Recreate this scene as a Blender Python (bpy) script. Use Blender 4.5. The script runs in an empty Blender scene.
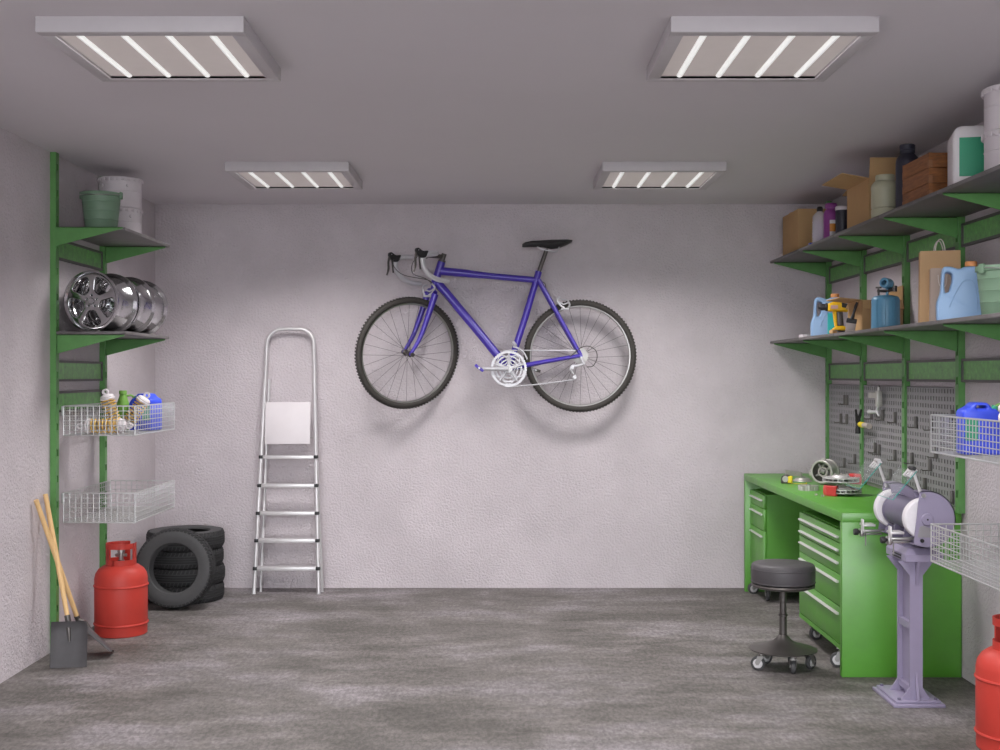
import bpy, bmesh, math, random
from mathutils import Vector, Matrix

random.seed(7)
PI = math.pi
SC = bpy.context.scene
COL = SC.collection

# ------------------------------------------------------------------ camera
CAM_H = 1.387
cam = bpy.data.objects.new('camera', bpy.data.cameras.new('camera'))
COL.objects.link(cam)
cam.location = (0, 0, CAM_H)
cam.rotation_euler = (PI / 2, 0, 0)
cam.data.sensor_width = 36.0
cam.data.lens = 43.56
cam.data.clip_end = 200
SC.camera = cam

# ------------------------------------------------------------------ world: added fill light from behind the camera, through an assumed open front
world = bpy.data.worlds.new('front_fill')
SC.world = world
world.use_nodes = True
bg = world.node_tree.nodes['Background']
bg.inputs[0].default_value = (0.93, 0.96, 1.0, 1)
bg.inputs[1].default_value = 7.0

# ------------------------------------------------------------------ ceiling lamps (the lamp of each fixture; the fixtures are built below)
LAMP_W = 28.0
LAMP_SPREAD = math.radians(141)
LAMP_COL = (1.0, 0.965, 0.962)
FIX = [(-1.118, 4.07), (0.853, 4.07), (-1.112, 6.625), (0.858, 6.625)]

# ------------------------------------------------------------------ exposure
SC.view_settings.view_transform = 'Standard'
SC.view_settings.look = 'None'
SC.view_settings.exposure = 0.0
SC.view_settings.gamma = 1.0
SC.view_settings.use_curve_mapping = False

# ------------------------------------------------------------------ room dimensions
XL, XR, YB, H = -2.246, 2.122, 7.88, 2.5
YF = -0.9


# ================================================================== materials
MATS = {}


def srgb(r, g, b):
    def c(v):
        v /= 255.0
        return v / 12.92 if v <= 0.04045 else ((v + 0.055) / 1.055) ** 2.4
    return (c(r), c(g), c(b), 1)


def mat(name, col, rough=0.5, metal=0.0, noise=0.0, nscale=20.0, bump=0.0, bscale=60.0, spec=0.5, emit=0.0,
        trans=0.0, alpha=1.0, rnoise=0.0, stretch=(1, 1, 1), coat=0.0):
    """procedural material: colour with optional noise variation, roughness variation and fine bump"""
    m = bpy.data.materials.new(name)
    m.use_nodes = True
    nt = m.node_tree
    b = nt.nodes['Principled BSDF']
    b.inputs['Base Color'].default_value = col
    b.inputs['Roughness'].default_value = rough
    b.inputs['Metallic'].default_value = metal
    b.inputs['Specular IOR Level'].default_value = spec
    b.inputs['Coat Weight'].default_value = coat
    if trans:
        b.inputs['Transmission Weight'].default_value = trans
    if alpha < 1:
        b.inputs['Alpha'].default_value = alpha
    if emit:
        b.inputs['Emission Color'].default_value = col
        b.inputs['Emission Strength'].default_value = emit
    tc = nt.nodes.new('ShaderNodeTexCoord')
    mp = nt.nodes.new('ShaderNodeMapping')
    mp.inputs['Scale'].default_value = stretch
    nt.links.new(tc.outputs['Object'], mp.inputs['Vector'])
    n = nt.nodes.new('ShaderNodeTexNoise')
    n.inputs['Scale'].default_value = nscale
    n.inputs['Detail'].default_value = 6
    n.inputs['Roughness'].default_value = 0.62
    nt.links.new(mp.outputs[0], n.inputs['Vector'])
    r = nt.nodes.new('ShaderNodeMapRange')
    r.inputs[1].default_value = 0.3
    r.inputs[2].default_value = 0.7
    r.inputs[3].default_value = 1 - max(noise, 0.02)
    r.inputs[4].default_value = 1 + max(noise, 0.02)
    nt.links.new(n.outputs['Fac'], r.inputs[0])
    mx = nt.nodes.new('ShaderNodeMix')
    mx.data_type = 'RGBA'
    mx.blend_type = 'MULTIPLY'
    mx.inputs[0].default_value = 1.0
    mx.inputs[6].default_value = col
    nt.links.new(r.outputs[0], mx.inputs[7])
    nt.links.new(mx.outputs[2], b.inputs['Base Color'])
    if rnoise:
        r2 = nt.nodes.new('ShaderNodeMapRange')
        r2.inputs[1].default_value = 0.3
        r2.inputs[2].default_value = 0.7
        r2.inputs[3].default_value = max(0.03, rough - rnoise)
        r2.inputs[4].default_value = rough + rnoise
        nt.links.new(n.outputs['Fac'], r2.inputs[0])
        nt.links.new(r2.outputs[0], b.inputs['Roughness'])
    if bump:
        n2 = nt.nodes.new('ShaderNodeTexNoise')
        n2.inputs['Scale'].default_value = bscale
        n2.inputs['Detail'].default_value = 3
        nt.links.new(mp.outputs[0], n2.inputs['Vector'])
        bp = nt.nodes.new('ShaderNodeBump')
        bp.inputs['Strength'].default_value = bump
        bp.inputs['Distance'].default_value = 0.01
        nt.links.new(n2.outputs['Fac'], bp.inputs['Height'])
        nt.links.new(bp.outputs[0], b.inputs['Normal'])
    MATS[name] = m
    return m


mat('stucco', srgb(203, 195, 199), 0.85, noise=0.085, nscale=2.2, bump=0.9, bscale=75, spec=0.2)
mat('stucco_ceiling', srgb(216, 211, 215), 0.9, noise=0.015, nscale=1.0, bump=0.05, bscale=90, spec=0.15)
mat('green', (0.075, 0.305, 0.014, 1), 0.42, noise=0.09, nscale=9, rnoise=0.05, spec=0.8)
mat('green_rack', (0.105, 0.28, 0.08, 1), 0.42, noise=0.10, nscale=18, rnoise=0.08, spec=0.45)
mat('green_panel', (0.15, 0.38, 0.11, 1), 0.4, noise=0.38, nscale=38, rnoise=0.1, spec=0.5)
mat('slot_dark', (0.02, 0.06, 0.015, 1), 0.7)
mat('grey_frame', srgb(98, 94, 94), 0.5, noise=0.06, nscale=30, metal=0.3)
mat('shelf_board', srgb(112, 108, 108), 0.5, noise=0.25, nscale=14, metal=0.35, rnoise=0.1)
mat('pegboard', srgb(142, 139, 143), 0.5, noise=0.05, nscale=12, metal=0.1)
mat('hook_metal', srgb(112, 108, 106), 0.45, metal=0.5)
mat('wire', srgb(196, 196, 196), 0.35, metal=0.45)
mat('lamp_white', srgb(196, 191, 194), 0.55)
mat('chrome', srgb(196, 196, 198), 0.14, metal=1.0)
mat('aluminium', srgb(216, 214, 215), 0.36, metal=0.45, noise=0.03)
mat('disc_grey', srgb(196, 194, 192), 0.45, metal=0.3)
mat('steel', srgb(170, 168, 166), 0.34, metal=0.85)
mat('cast_metal', srgb(186, 183, 178), 0.42, metal=0.6, noise=0.06, nscale=40)
mat('dark_steel', srgb(92, 88, 86), 0.38, metal=0.6)
mat('black_plastic', srgb(34, 33, 35), 0.5)
mat('rubber', srgb(50, 50, 51), 0.75, noise=0.08, nscale=60, spec=0.3)
mat('rubber_side', srgb(74, 74, 75), 0.7, noise=0.06, nscale=40, spec=0.35)
mat('bike_tyre', srgb(66, 63, 60), 0.7, noise=0.08, nscale=60, spec=0.3)
mat('bike_paint', srgb(72, 52, 172), 0.3, noise=0.03, coat=0.4)
mat('bike_silver', srgb(204, 203, 207), 0.36, metal=0.2)
mat('saddle', srgb(40, 39, 40), 0.55)
mat('red_paint', srgb(186, 58, 48), 0.5, noise=0.06, nscale=10, spec=0.4)
mat('white_plastic', srgb(222, 216, 218), 0.45)
mat('pail_white', srgb(216, 208, 212), 0.42)
mat('bucket_green', srgb(118, 146, 122), 0.5)
mat('cardboard', srgb(184, 150, 108), 0.85, noise=0.05, nscale=8, spec=0.15)
mat('kraft', srgb(204, 168, 128), 0.8, noise=0.04, nscale=10, spec=0.2)
mat('paper_grey', srgb(190, 172, 160), 0.8, noise=0.03, spec=0.2)
mat('rope', srgb(222, 214, 208), 0.8)
mat('jug_blue', srgb(142, 176, 214), 0.4)
mat('cap_tan', srgb(222, 150, 92), 0.5)
mat('teal', srgb(44, 190, 186), 0.45)
mat('label_green', srgb(48, 158, 118), 0.45)
mat('can_blue', srgb(60, 84, 226), 0.38)
mat('bottle_green', srgb(118, 168, 74), 0.4)
mat('torch_blue', srgb(92, 146, 178), 0.35)
mat('drill_yellow', srgb(240, 190, 20), 0.42)
mat('drill_pink', srgb(214, 170, 168), 0.5)
mat('drill_red', srgb(150, 30, 30), 0.5)
mat('handle_wood', srgb(222, 184, 130), 0.55, noise=0.08, nscale=14, stretch=(6, 6, 0.6))
mat('crate_wood', srgb(140, 88, 48), 0.6, noise=0.45, nscale=9, stretch=(2, 0.9, 9))
mat('crate_end', srgb(150, 104, 72), 0.7, noise=0.2, nscale=30)
mat('beige_jar', srgb(168, 166, 142), 0.45)
mat('navy', srgb(44, 44, 58), 0.42)
mat('purple_plastic', srgb(142, 62, 140), 0.4)
mat('orange_label', srgb(214, 138, 52), 0.5)
mat('spring_yellow', srgb(230, 190, 96), 0.4, metal=0.2)
mat('grinder', srgb(142, 134, 158), 0.42, noise=0.03)
mat('grinder_dark', srgb(112, 106, 128), 0.45)
mat('grind_stone', srgb(226, 222, 226), 0.7, noise=0.03, nscale=60)
mat('blade_grey', srgb(80, 78, 80), 0.6, noise=0.12, nscale=12, metal=0.3)
mat('blue_plug', srgb(40, 70, 190), 0.4)
mat('caliper_red', srgb(206, 62, 62), 0.4)
mat('yellow_tape', srgb(232, 208, 30), 0.5)
mat('stool_leather', srgb(70, 67, 70), 0.5, noise=0.04, bump=0.1, bscale=120)
mat('ladder_white', srgb(222, 216, 219), 0.4, noise=0.03, nscale=6)
mat('bristle', srgb(178, 166, 160), 0.8)
mat('liquid_violet', srgb(196, 170, 204), 0.2)
mat('driveway', srgb(150, 148, 146), 0.9, noise=0.1, nscale=3)


def special_materials():
    # clear plastic and glass
    for nm, col, rough, tr, al in (('clear_plastic', (0.92, 0.9, 0.95, 1), 0.06, 0.0, 0.35), ('shield_glass', (0.42, 0.46, 0.45, 1), 0.3, 0.0, 0.12),
                                   ('glass_edge', (0.05, 0.42, 0.36, 1), 0.2, 0.0, 0.9)):
        m = mat(nm, col, rough, alpha=al, spec=0.6)
    # lamp diffuser and tubes: these give off light
    mat('lamp_diffuser', (0.62, 0.56, 0.54, 1), 0.6, emit=0.22)
    mat('lamp_tube', (0.9, 0.91, 0.89, 1), 0.4, emit=0.62)
    # floor: worn concrete with long streaks
    m = bpy.data.materials.new('concrete')
    m.use_nodes = True
    nt = m.node_tree
    N = nt.nodes
    L = nt.links
    b = N['Principled BSDF']
    tc = N.new('ShaderNodeTexCoord')

    def noise(scale, stretch, detail=8, rough=0.65):
        mp = N.new('ShaderNodeMapping')
        mp.inputs['Scale'].default_value = stretch
        L.new(tc.outputs['Object'], mp.inputs['Vector'])
        n = N.new('ShaderNodeTexNoise')
        n.inputs['Scale'].default_value = scale
        n.inputs['Detail'].default_value = detail
        n.inputs['Roughness'].default_value = rough
        L.new(mp.outputs[0], n.inputs['Vector'])
        return n
    n1 = noise(1.1, (0.9, 1.6, 1), 10, 0.68)
    n2 = noise(4.5, (0.75, 1.5, 1), 12, 0.8)
    n3 = noise(70, (0.8, 0.35, 1), 6, 0.8)
    ramp = N.new('ShaderNodeValToRGB')
    ramp.color_ramp.elements[0].position = 0.38
    ramp.color_ramp.elements[0].color = srgb(90, 87, 83)
    ramp.color_ramp.elements[1].position = 0.63
    ramp.color_ramp.elements[1].color = srgb(136, 131, 133)
    e = ramp.color_ramp.elements.new(0.5)
    e.color = srgb(111, 107, 104)
    L.new(n1.outputs['Fac'], ramp.inputs[0])
    ramp2 = N.new('ShaderNodeValToRGB')
    ramp2.color_ramp.elements[0].position = 0.4
    ramp2.color_ramp.elements[0].color = (0.62, 0.62, 0.61, 1)
    ramp2.color_ramp.elements[1].position = 0.6
    ramp2.color_ramp.elements[1].color = (1.16, 1.14, 1.15, 1)
    L.new(n2.outputs['Fac'], ramp2.inputs[0])
    mx = N.new('ShaderNodeMix')
    mx.data_type = 'RGBA'
    mx.blend_type = 'MULTIPLY'
    mx.inputs[0].default_value = 0.75
    L.new(ramp.outputs[0], mx.inputs[6])
    L.new(ramp2.outputs[0], mx.inputs[7])
    ramp3 = N.new('ShaderNodeValToRGB')
    ramp3.color_ramp.elements[0].position = 0.42
    ramp3.color_ramp.elements[0].color = (0.6, 0.6, 0.6, 1)
    ramp3.color_ramp.elements[1].position = 0.59
    ramp3.color_ramp.elements[1].color = (1.36, 1.35, 1.36, 1)
    L.new(n3.outputs['Fac'], ramp3.inputs[0])
    mx2 = N.new('ShaderNodeMix')
    mx2.data_type = 'RGBA'
    mx2.blend_type = 'MULTIPLY'
    mx2.inputs[0].default_value = 0.7
    L.new(mx.outputs[2], mx2.inputs[6])
    L.new(ramp3.outputs[0], mx2.inputs[7])
    L.new(mx2.outputs[2], b.inputs['Base Color'])
    b.inputs['Roughness'].default_value = 0.62
    b.inputs['Specular IOR Level'].default_value = 0.35
    bp = N.new('ShaderNodeBump')
    bp.inputs['Strength'].default_value = 0.25
    bp.inputs['Distance'].default_value = 0.01
    L.new(n3.outputs['Fac'], bp.inputs['Height'])
    L.new(bp.outputs[0], b.inputs['Normal'])
    MATS['concrete'] = m


special_materials()
MATS['green'].node_tree.nodes['Principled BSDF'].inputs['IOR'].default_value = 1.7


# ================================================================== mesh helpers
def catmull(pts, sub=6, closed=False):
    P = [Vector(p) for p in pts]
    n = len(P)
    out = []
    rng = n if closed else n - 1
    for i in range(rng):
        p0 = P[(i - 1) % n] if (closed or i > 0) else P[0]
        p1 = P[i]
        p2 = P[(i + 1) % n]
        p3 = P[(i + 2) % n] if (closed or i < n - 2) else P[n - 1]
        for k in range(sub):
            t = k / sub
            out.append(0.5 * ((2 * p1) + (p2 - p0) * t + (2 * p0 - 5 * p1 + 4 * p2 - p3) * t * t + (3 * p1 - p0 - 3 * p2 + p3) * t ** 3))
    if not closed:
        out.append(P[-1])
    return out


def circle2(r, n=24, cx=0, cy=0, a0=0.0, rev=False):
    s = -1 if rev else 1
    return [(cx + r * math.cos(a0 + s * 2 * PI * i / n), cy + r * math.sin(a0 + s * 2 * PI * i / n)) for i in range(n)]


def round_poly(pts, r, seg=4):
    out = []
    n = len(pts)
    rr = r if isinstance(r, (list, tuple)) else [r] * n
    for i in range(n):
        p = Vector(pts[i])
        a = Vector(pts[i - 1]) - p
        b = Vector(pts[(i + 1) % n]) - p
        la, lb = a.length, b.length
        d = min(rr[i], la * 0.49, lb * 0.49)
        if d <= 1e-6:
            out.append((p.x, p.y))
            continue
        A = p + a / la * d
        B = p + b / lb * d
        for k in range(seg + 1):
            t = k / seg
            q = A * (1 - t) ** 2 + p * 2 * t * (1 - t) + B * t * t
            out.append((q.x, q.y))
    return out


AX = {
    'XZ': lambda u, v, w: (u, w, v),     # drawn in the XZ plane, thickness along Y
    'XY': lambda u, v, w: (u, v, w),     # thickness along Z
    'YZ': lambda u, v, w: (w, u, v),     # drawn in the YZ plane, thickness along X
}


class MB:
    def __init__(s):
        s.v = []
        s.f = []

    def add(s, vs, fs, M=None):
        o = len(s.v)
        for p in vs:
            q = Vector(p)
            if M is not None:
                q = M @ q
            s.v.append((q.x, q.y, q.z))
        for f in fs:
            s.f.append(tuple(i + o for i in f))
        return s

    def box(s, x0, x1, y0, y1, z0, z1, M=None, bev=0.0, seg=2):
        vs = [(x0, y0, z0), (x1, y0, z0), (x1, y1, z0), (x0, y1, z0), (x0, y0, z1), (x1, y0, z1), (x1, y1, z1), (x0, y1, z1)]
        fs = [(0, 3, 2, 1), (4, 5, 6, 7), (0, 1, 5, 4), (1, 2, 6, 5), (2, 3, 7, 6), (3, 0, 4, 7)]
        if bev > 0:
            bm = bmesh.new()
            bv = [bm.verts.new(p) for p in vs]
            for f in fs:
                bm.faces.new([bv[i] for i in f])
            bmesh.ops.bevel(bm, geom=bm.edges[:], offset=bev, segments=seg, profile=0.5, affect='EDGES')
            bm.verts.index_update()
            vs = [v.co.copy() for v in bm.verts]
            fs = [tuple(v.index for v in f.verts) for f in bm.faces]
            bm.free()
        return s.add(vs, fs, M)

    def cyl(s, p0, p1, r0, r1=None, n=16, cap=True, M=None):
        r1 = r0 if r1 is None else r1
        p0, p1 = Vector(p0), Vector(p1)
        d = (p1 - p0).normalized()
        a = d.orthogonal().normalized()
        b = d.cross(a)
        vs = []
        for p, r in ((p0, r0), (p1, r1)):
            for i in range(n):
                t = 2 * PI * (i + 0.5) / n
                vs.append(p + (a * math.cos(t) + b * math.sin(t)) * r)
        fs = [(i, (i + 1) % n, n + (i + 1) % n, n + i) for i in range(n)]
        if cap:
            fs += [tuple(range(n))[::-1], tuple(range(n, 2 * n))]
        return s.add(vs, fs, M)

    def lathe(s, prof, n=32, M=None, closed=False):
        """prof: (radius, height) points turned about +Z"""
        vs = []
        idx = []
        for (r, z) in prof:
            if r < 1e-6:
                idx.append([len(vs)])
                vs.append((0, 0, z))
            else:
                idx.append(list(range(len(vs), len(vs) + n)))
                vs += [(r * math.cos(2 * PI * i / n), r * math.sin(2 * PI * i / n), z) for i in range(n)]
        fs = []
        m = len(prof)
        for k in range(m if closed else m - 1):
            A, B = idx[k], idx[(k + 1) % m]
            for i in range(n):
                j = (i + 1) % n
                if len(A) == 1 and len(B) == 1:
                    continue
                if len(A) == 1:
                    fs.append((A[0], B[j], B[i]))
                elif len(B) == 1:
                    fs.append((A[i], A[j], B[0]))
                else:
                    fs.append((A[i], A[j], B[j], B[i]))
        return s.add(vs, fs, M)

    def tube(s, pts, r, n=8, closed=False, cap=True, M=None, flat=None):
        P = [Vector(p) for p in pts]
        m = len(P)
        R = r if isinstance(r, (list, tuple)) else [r] * m
        T = []
        for i in range(m):
            a = P[(i - 1) % m] if (closed or i > 0) else P[0]
            b = P[(i + 1) % m] if (closed or i < m - 1) else P[-1]
            T.append((b - a).normalized())
        u = T[0].orthogonal().normalized()
        vs = []
        for i in range(m):
            u = (u - T[i] * u.dot(T[i])).normalized()
            w = T[i].cross(u)
            for k in range(n):
                t = 2 * PI * (k + 0.5) / n
                vs.append(P[i] + (u * math.cos(t) + w * math.sin(t)) * R[i])
        fs = []
        for i in range(m if closed else m - 1):
            j = (i + 1) % m
            for k in range(n):
                l = (k + 1) % n
                fs.append((i * n + k, i * n + l, j * n + l, j * n + k))
        if cap and not closed:
            fs += [tuple(range(n))[::-1], tuple(range((m - 1) * n, m * n))]
        return s.add(vs, fs, M)

    def prism(s, poly, a, b, plane='XZ', M=None):
        g = AX[plane]
        n = len(poly)
        vs = [g(u, v, a) for u, v in poly] + [g(u, v, b) for u, v in poly]
        fs = [tuple(range(n))[::-1], tuple(range(n, 2 * n))] + [(i, (i + 1) % n, n + (i + 1) % n, n + i) for i in range(n)]
        return s.add(vs, fs, M)

    def shape(s, loops, a, b, plane='XZ', bev=0.0, M=None, res=2):
        """extruded 2D outline; loops after the first are holes"""
        cu = bpy.data.curves.new('outline', 'CURVE')
        cu.dimensions = '2D'
        cu.fill_mode = 'BOTH'
        cu.extrude = abs(b - a) / 2 - bev
        cu.bevel_depth = bev
        cu.bevel_resolution = res
        if bev:
            cu.offset = -bev
        for lp in loops:
            sp = cu.splines.new('POLY')
            sp.points.add(len(lp) - 1)
            for i, p in enumerate(lp):
                sp.points[i].co = (p[0], p[1], 0, 1)
            sp.use_cyclic_u = True
        ob = bpy.data.objects.new('outline', cu)
        me = bpy.data.meshes.new_from_object(ob)
        g = AX[plane]
        c = (a + b) / 2
        vs = [g(v.co.x, v.co.y, v.co.z + c) for v in me.vertices]
        fs = [tuple(p.vertices) for p in me.polygons]
        s.add(vs, fs, M)
        bpy.data.objects.remove(ob)
        bpy.data.curves.remove(cu)
        bpy.data.meshes.remove(me)
        return s

    def sphere(s, c, r, n=16, m=10, sc=(1, 1, 1), M=None):
        prof = [(r * math.sin(PI * i / m), -r * math.cos(PI * i / m)) for i in range(m + 1)]
        T = Matrix.Translation(c) @ Matrix.Diagonal((sc[0], sc[1], sc[2], 1))
        return s.lathe(prof, n, T if M is None else M @ T)

    def mesh(s, name, material, smooth=38):
        me = bpy.data.meshes.new(name)
        me.from_pydata(s.v, [], s.f)
        bm = bmesh.new()
        bm.from_mesh(me)
        bmesh.ops.remove_doubles(bm, verts=bm.verts[:], dist=1e-6)
        bmesh.ops.recalc_face_normals(bm, faces=bm.faces[:])
        bm.to_mesh(me)
        bm.free()
        me.materials.append(MATS[material])
        if smooth:
            me.shade_smooth()
            me.set_sharp_from_angle(angle=math.radians(smooth))
        return me

    def build(s, name, material, parent=None, smooth=38):
        o = bpy.data.objects.new(name, s.mesh(name, material, smooth))
        COL.objects.link(o)
        if parent is not None:
            o.parent = parent
        return o


def T(x, y, z):
    return Matrix.Translation((x, y, z))


def RX(d):
    return Matrix.Rotation(math.radians(d), 4, 'X')


def RY(d):
    return Matrix.Rotation(math.radians(d), 4, 'Y')


def RZ(d):
    return Matrix.Rotation(math.radians(d), 4, 'Z')


def tag(o, label=None, cat=None, group=None, kind=None):
    if label:
        o['label'] = label
    if cat:
        o['category'] = cat
    if group:
        o['group'] = group
    if kind:
        o['kind'] = kind
    return o


def thing(name, label, cat, loc=(0, 0, 0), rot=(0, 0, 0), group=None):
    o = bpy.data.objects.new(name, None)
    o.empty_display_size = 0.05
    COL.objects.link(o)
    o.location = loc
    o.rotation_euler = [math.radians(a) for a in rot]
    return tag(o, label, cat, group)


def dup(root, label, loc, rot=None, group=None):
    """copy a thing with its parts and sub-parts"""
    def cp(o, parent):
        c = o.copy()
        COL.objects.link(c)
        c.parent = parent
        for ch in list(o.children):
            cp(ch, c)
        return c
    r = cp(root, None)
    r.location = loc
    if rot is not None:
        r.rotation_euler = [math.radians(a) for a in rot]
    return tag(r, label, None, group)


def at(o, loc=(0, 0, 0), rot=(0, 0, 0)):
    o.location = loc
    o.rotation_euler = [math.radians(a) for a in rot]
    return o


# ================================================================== the room
def room():
    def st(name, b, m):
        return tag(b.build(name, m, smooth=0), kind='structure')
    st('floor', MB().box(XL - 0.15, XR + 0.15, YF, YB + 0.15, -0.12, 0.0), 'concrete')
    st('ceiling', MB().box(XL - 0.15, XR + 0.15, YF, YB + 0.15, H, H + 0.12), 'stucco_ceiling')
    st('wall_left', MB().box(XL - 0.15, XL, YF, YB, 0, H), 'stucco')
    st('wall_right', MB().box(XR, XR + 0.15, YF, YB, 0, H), 'stucco')
    st('wall_back', MB().box(XL - 0.15, XR + 0.15, YB, YB + 0.15, 0, H), 'stucco')
    st('driveway', MB().box(-14, 14, YF - 16, YF, -0.14, -0.02), 'driveway')


room()


# ------------------------------------------------------------------ ceiling light fixtures
def fixtures():
    W, D, hgt, brd = 0.646, 0.64, 0.05, 0.045
    b = MB()
    x, y = W / 2, D / 2
    b.box(-x, x, -y, -y + brd, -hgt, 0, bev=0.002)
    b.box(-x, x, y - brd, y, -hgt, 0, bev=0.002)
    b.box(-x, -x + brd, -y + brd, y - brd, -hgt, 0, bev=0.002)
    b.box(x - brd, x, -y + brd, y - brd, -hgt, 0, bev=0.002)
    names = ['square ceiling light nearest the camera on the left, above the tall shelf side',
             'square ceiling light nearest the camera on the right, above the workbench side',
             'square ceiling light close to the back wall, above the ladder',
             'square ceiling light close to the back wall, to the right of the bicycle saddle']
    root = None
    for i, (cx, cy) in enumerate(FIX):
        if root is None:
            root = thing('ceiling_light', names[0], 'ceiling light', (cx, cy, H), group='square ceiling lights')
            b.build('frame', 'lamp_white', root)
            MB().box(-x + brd, x - brd, -y + brd, y - brd, -0.04, -0.006).build('diffuser', 'lamp_diffuser', root)
            for k in range(4):
                tx = -0.21 + 0.14 * k
                MB().cyl((tx, -y + brd + 0.01, -0.036), (tx, y - brd - 0.01, -0.036), 0.012, n=10).build('lamp_tube', 'lamp_tube', root)
        else:
            root2 = dup(root, names[i], (cx, cy, H))
        # the fixture's own lamp: a louvred luminaire that throws its light downwards
        ld = bpy.data.lights.new('lamp', 'AREA')
        ld.shape = 'RECTANGLE'
        ld.size = W - 2 * brd
        ld.size_y = D - 2 * brd
        ld.energy = LAMP_W
        ld.color = LAMP_COL
        ld.spread = LAMP_SPREAD
        lo = bpy.data.objects.new('lamp', ld)
        COL.objects.link(lo)
        lo.location = (cx, cy, H - hgt + 0.0015)


fixtures()


# ================================================================== wall racking: posts, panels, shelves, brackets
RP = [7.76, 7.02, 6.28, 5.54, 4.80, 4.06]        # right-hand posts along the wall
LP = [6.06, 6.805]                               # left-hand posts
SZ = (1.606, 2.125)                              # shelf tops
SD = 0.375                                       # shelf depth
BT = 0.016                                       # board thickness


def post_mesh(h):
    """slotted channel, back on x=0, front at x=0.03, 0.04 wide in y"""
    b = MB()
    b.box(0, 0.03, -0.02, -0.017, 0, h)
    b.box(0, 0.03, 0.017, 0.02, 0, h)
    b.box(0.0, 0.003, -0.017, 0.017, 0, h)
    b.box(0.027, 0.03, -0.017, -0.012, 0, h)
    b.box(0.027, 0.03, 0.012, 0.017, 0, h)
    z = 0.0
    k = 0.07
    while k < h:
        b.box(0.027, 0.03, -0.012, 0.012, z, k)
        z = k + 0.034
        k += 0.13
    b.box(0.027, 0.03, -0.012, 0.012, min(z, h - 0.01), h)
    return b


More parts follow.
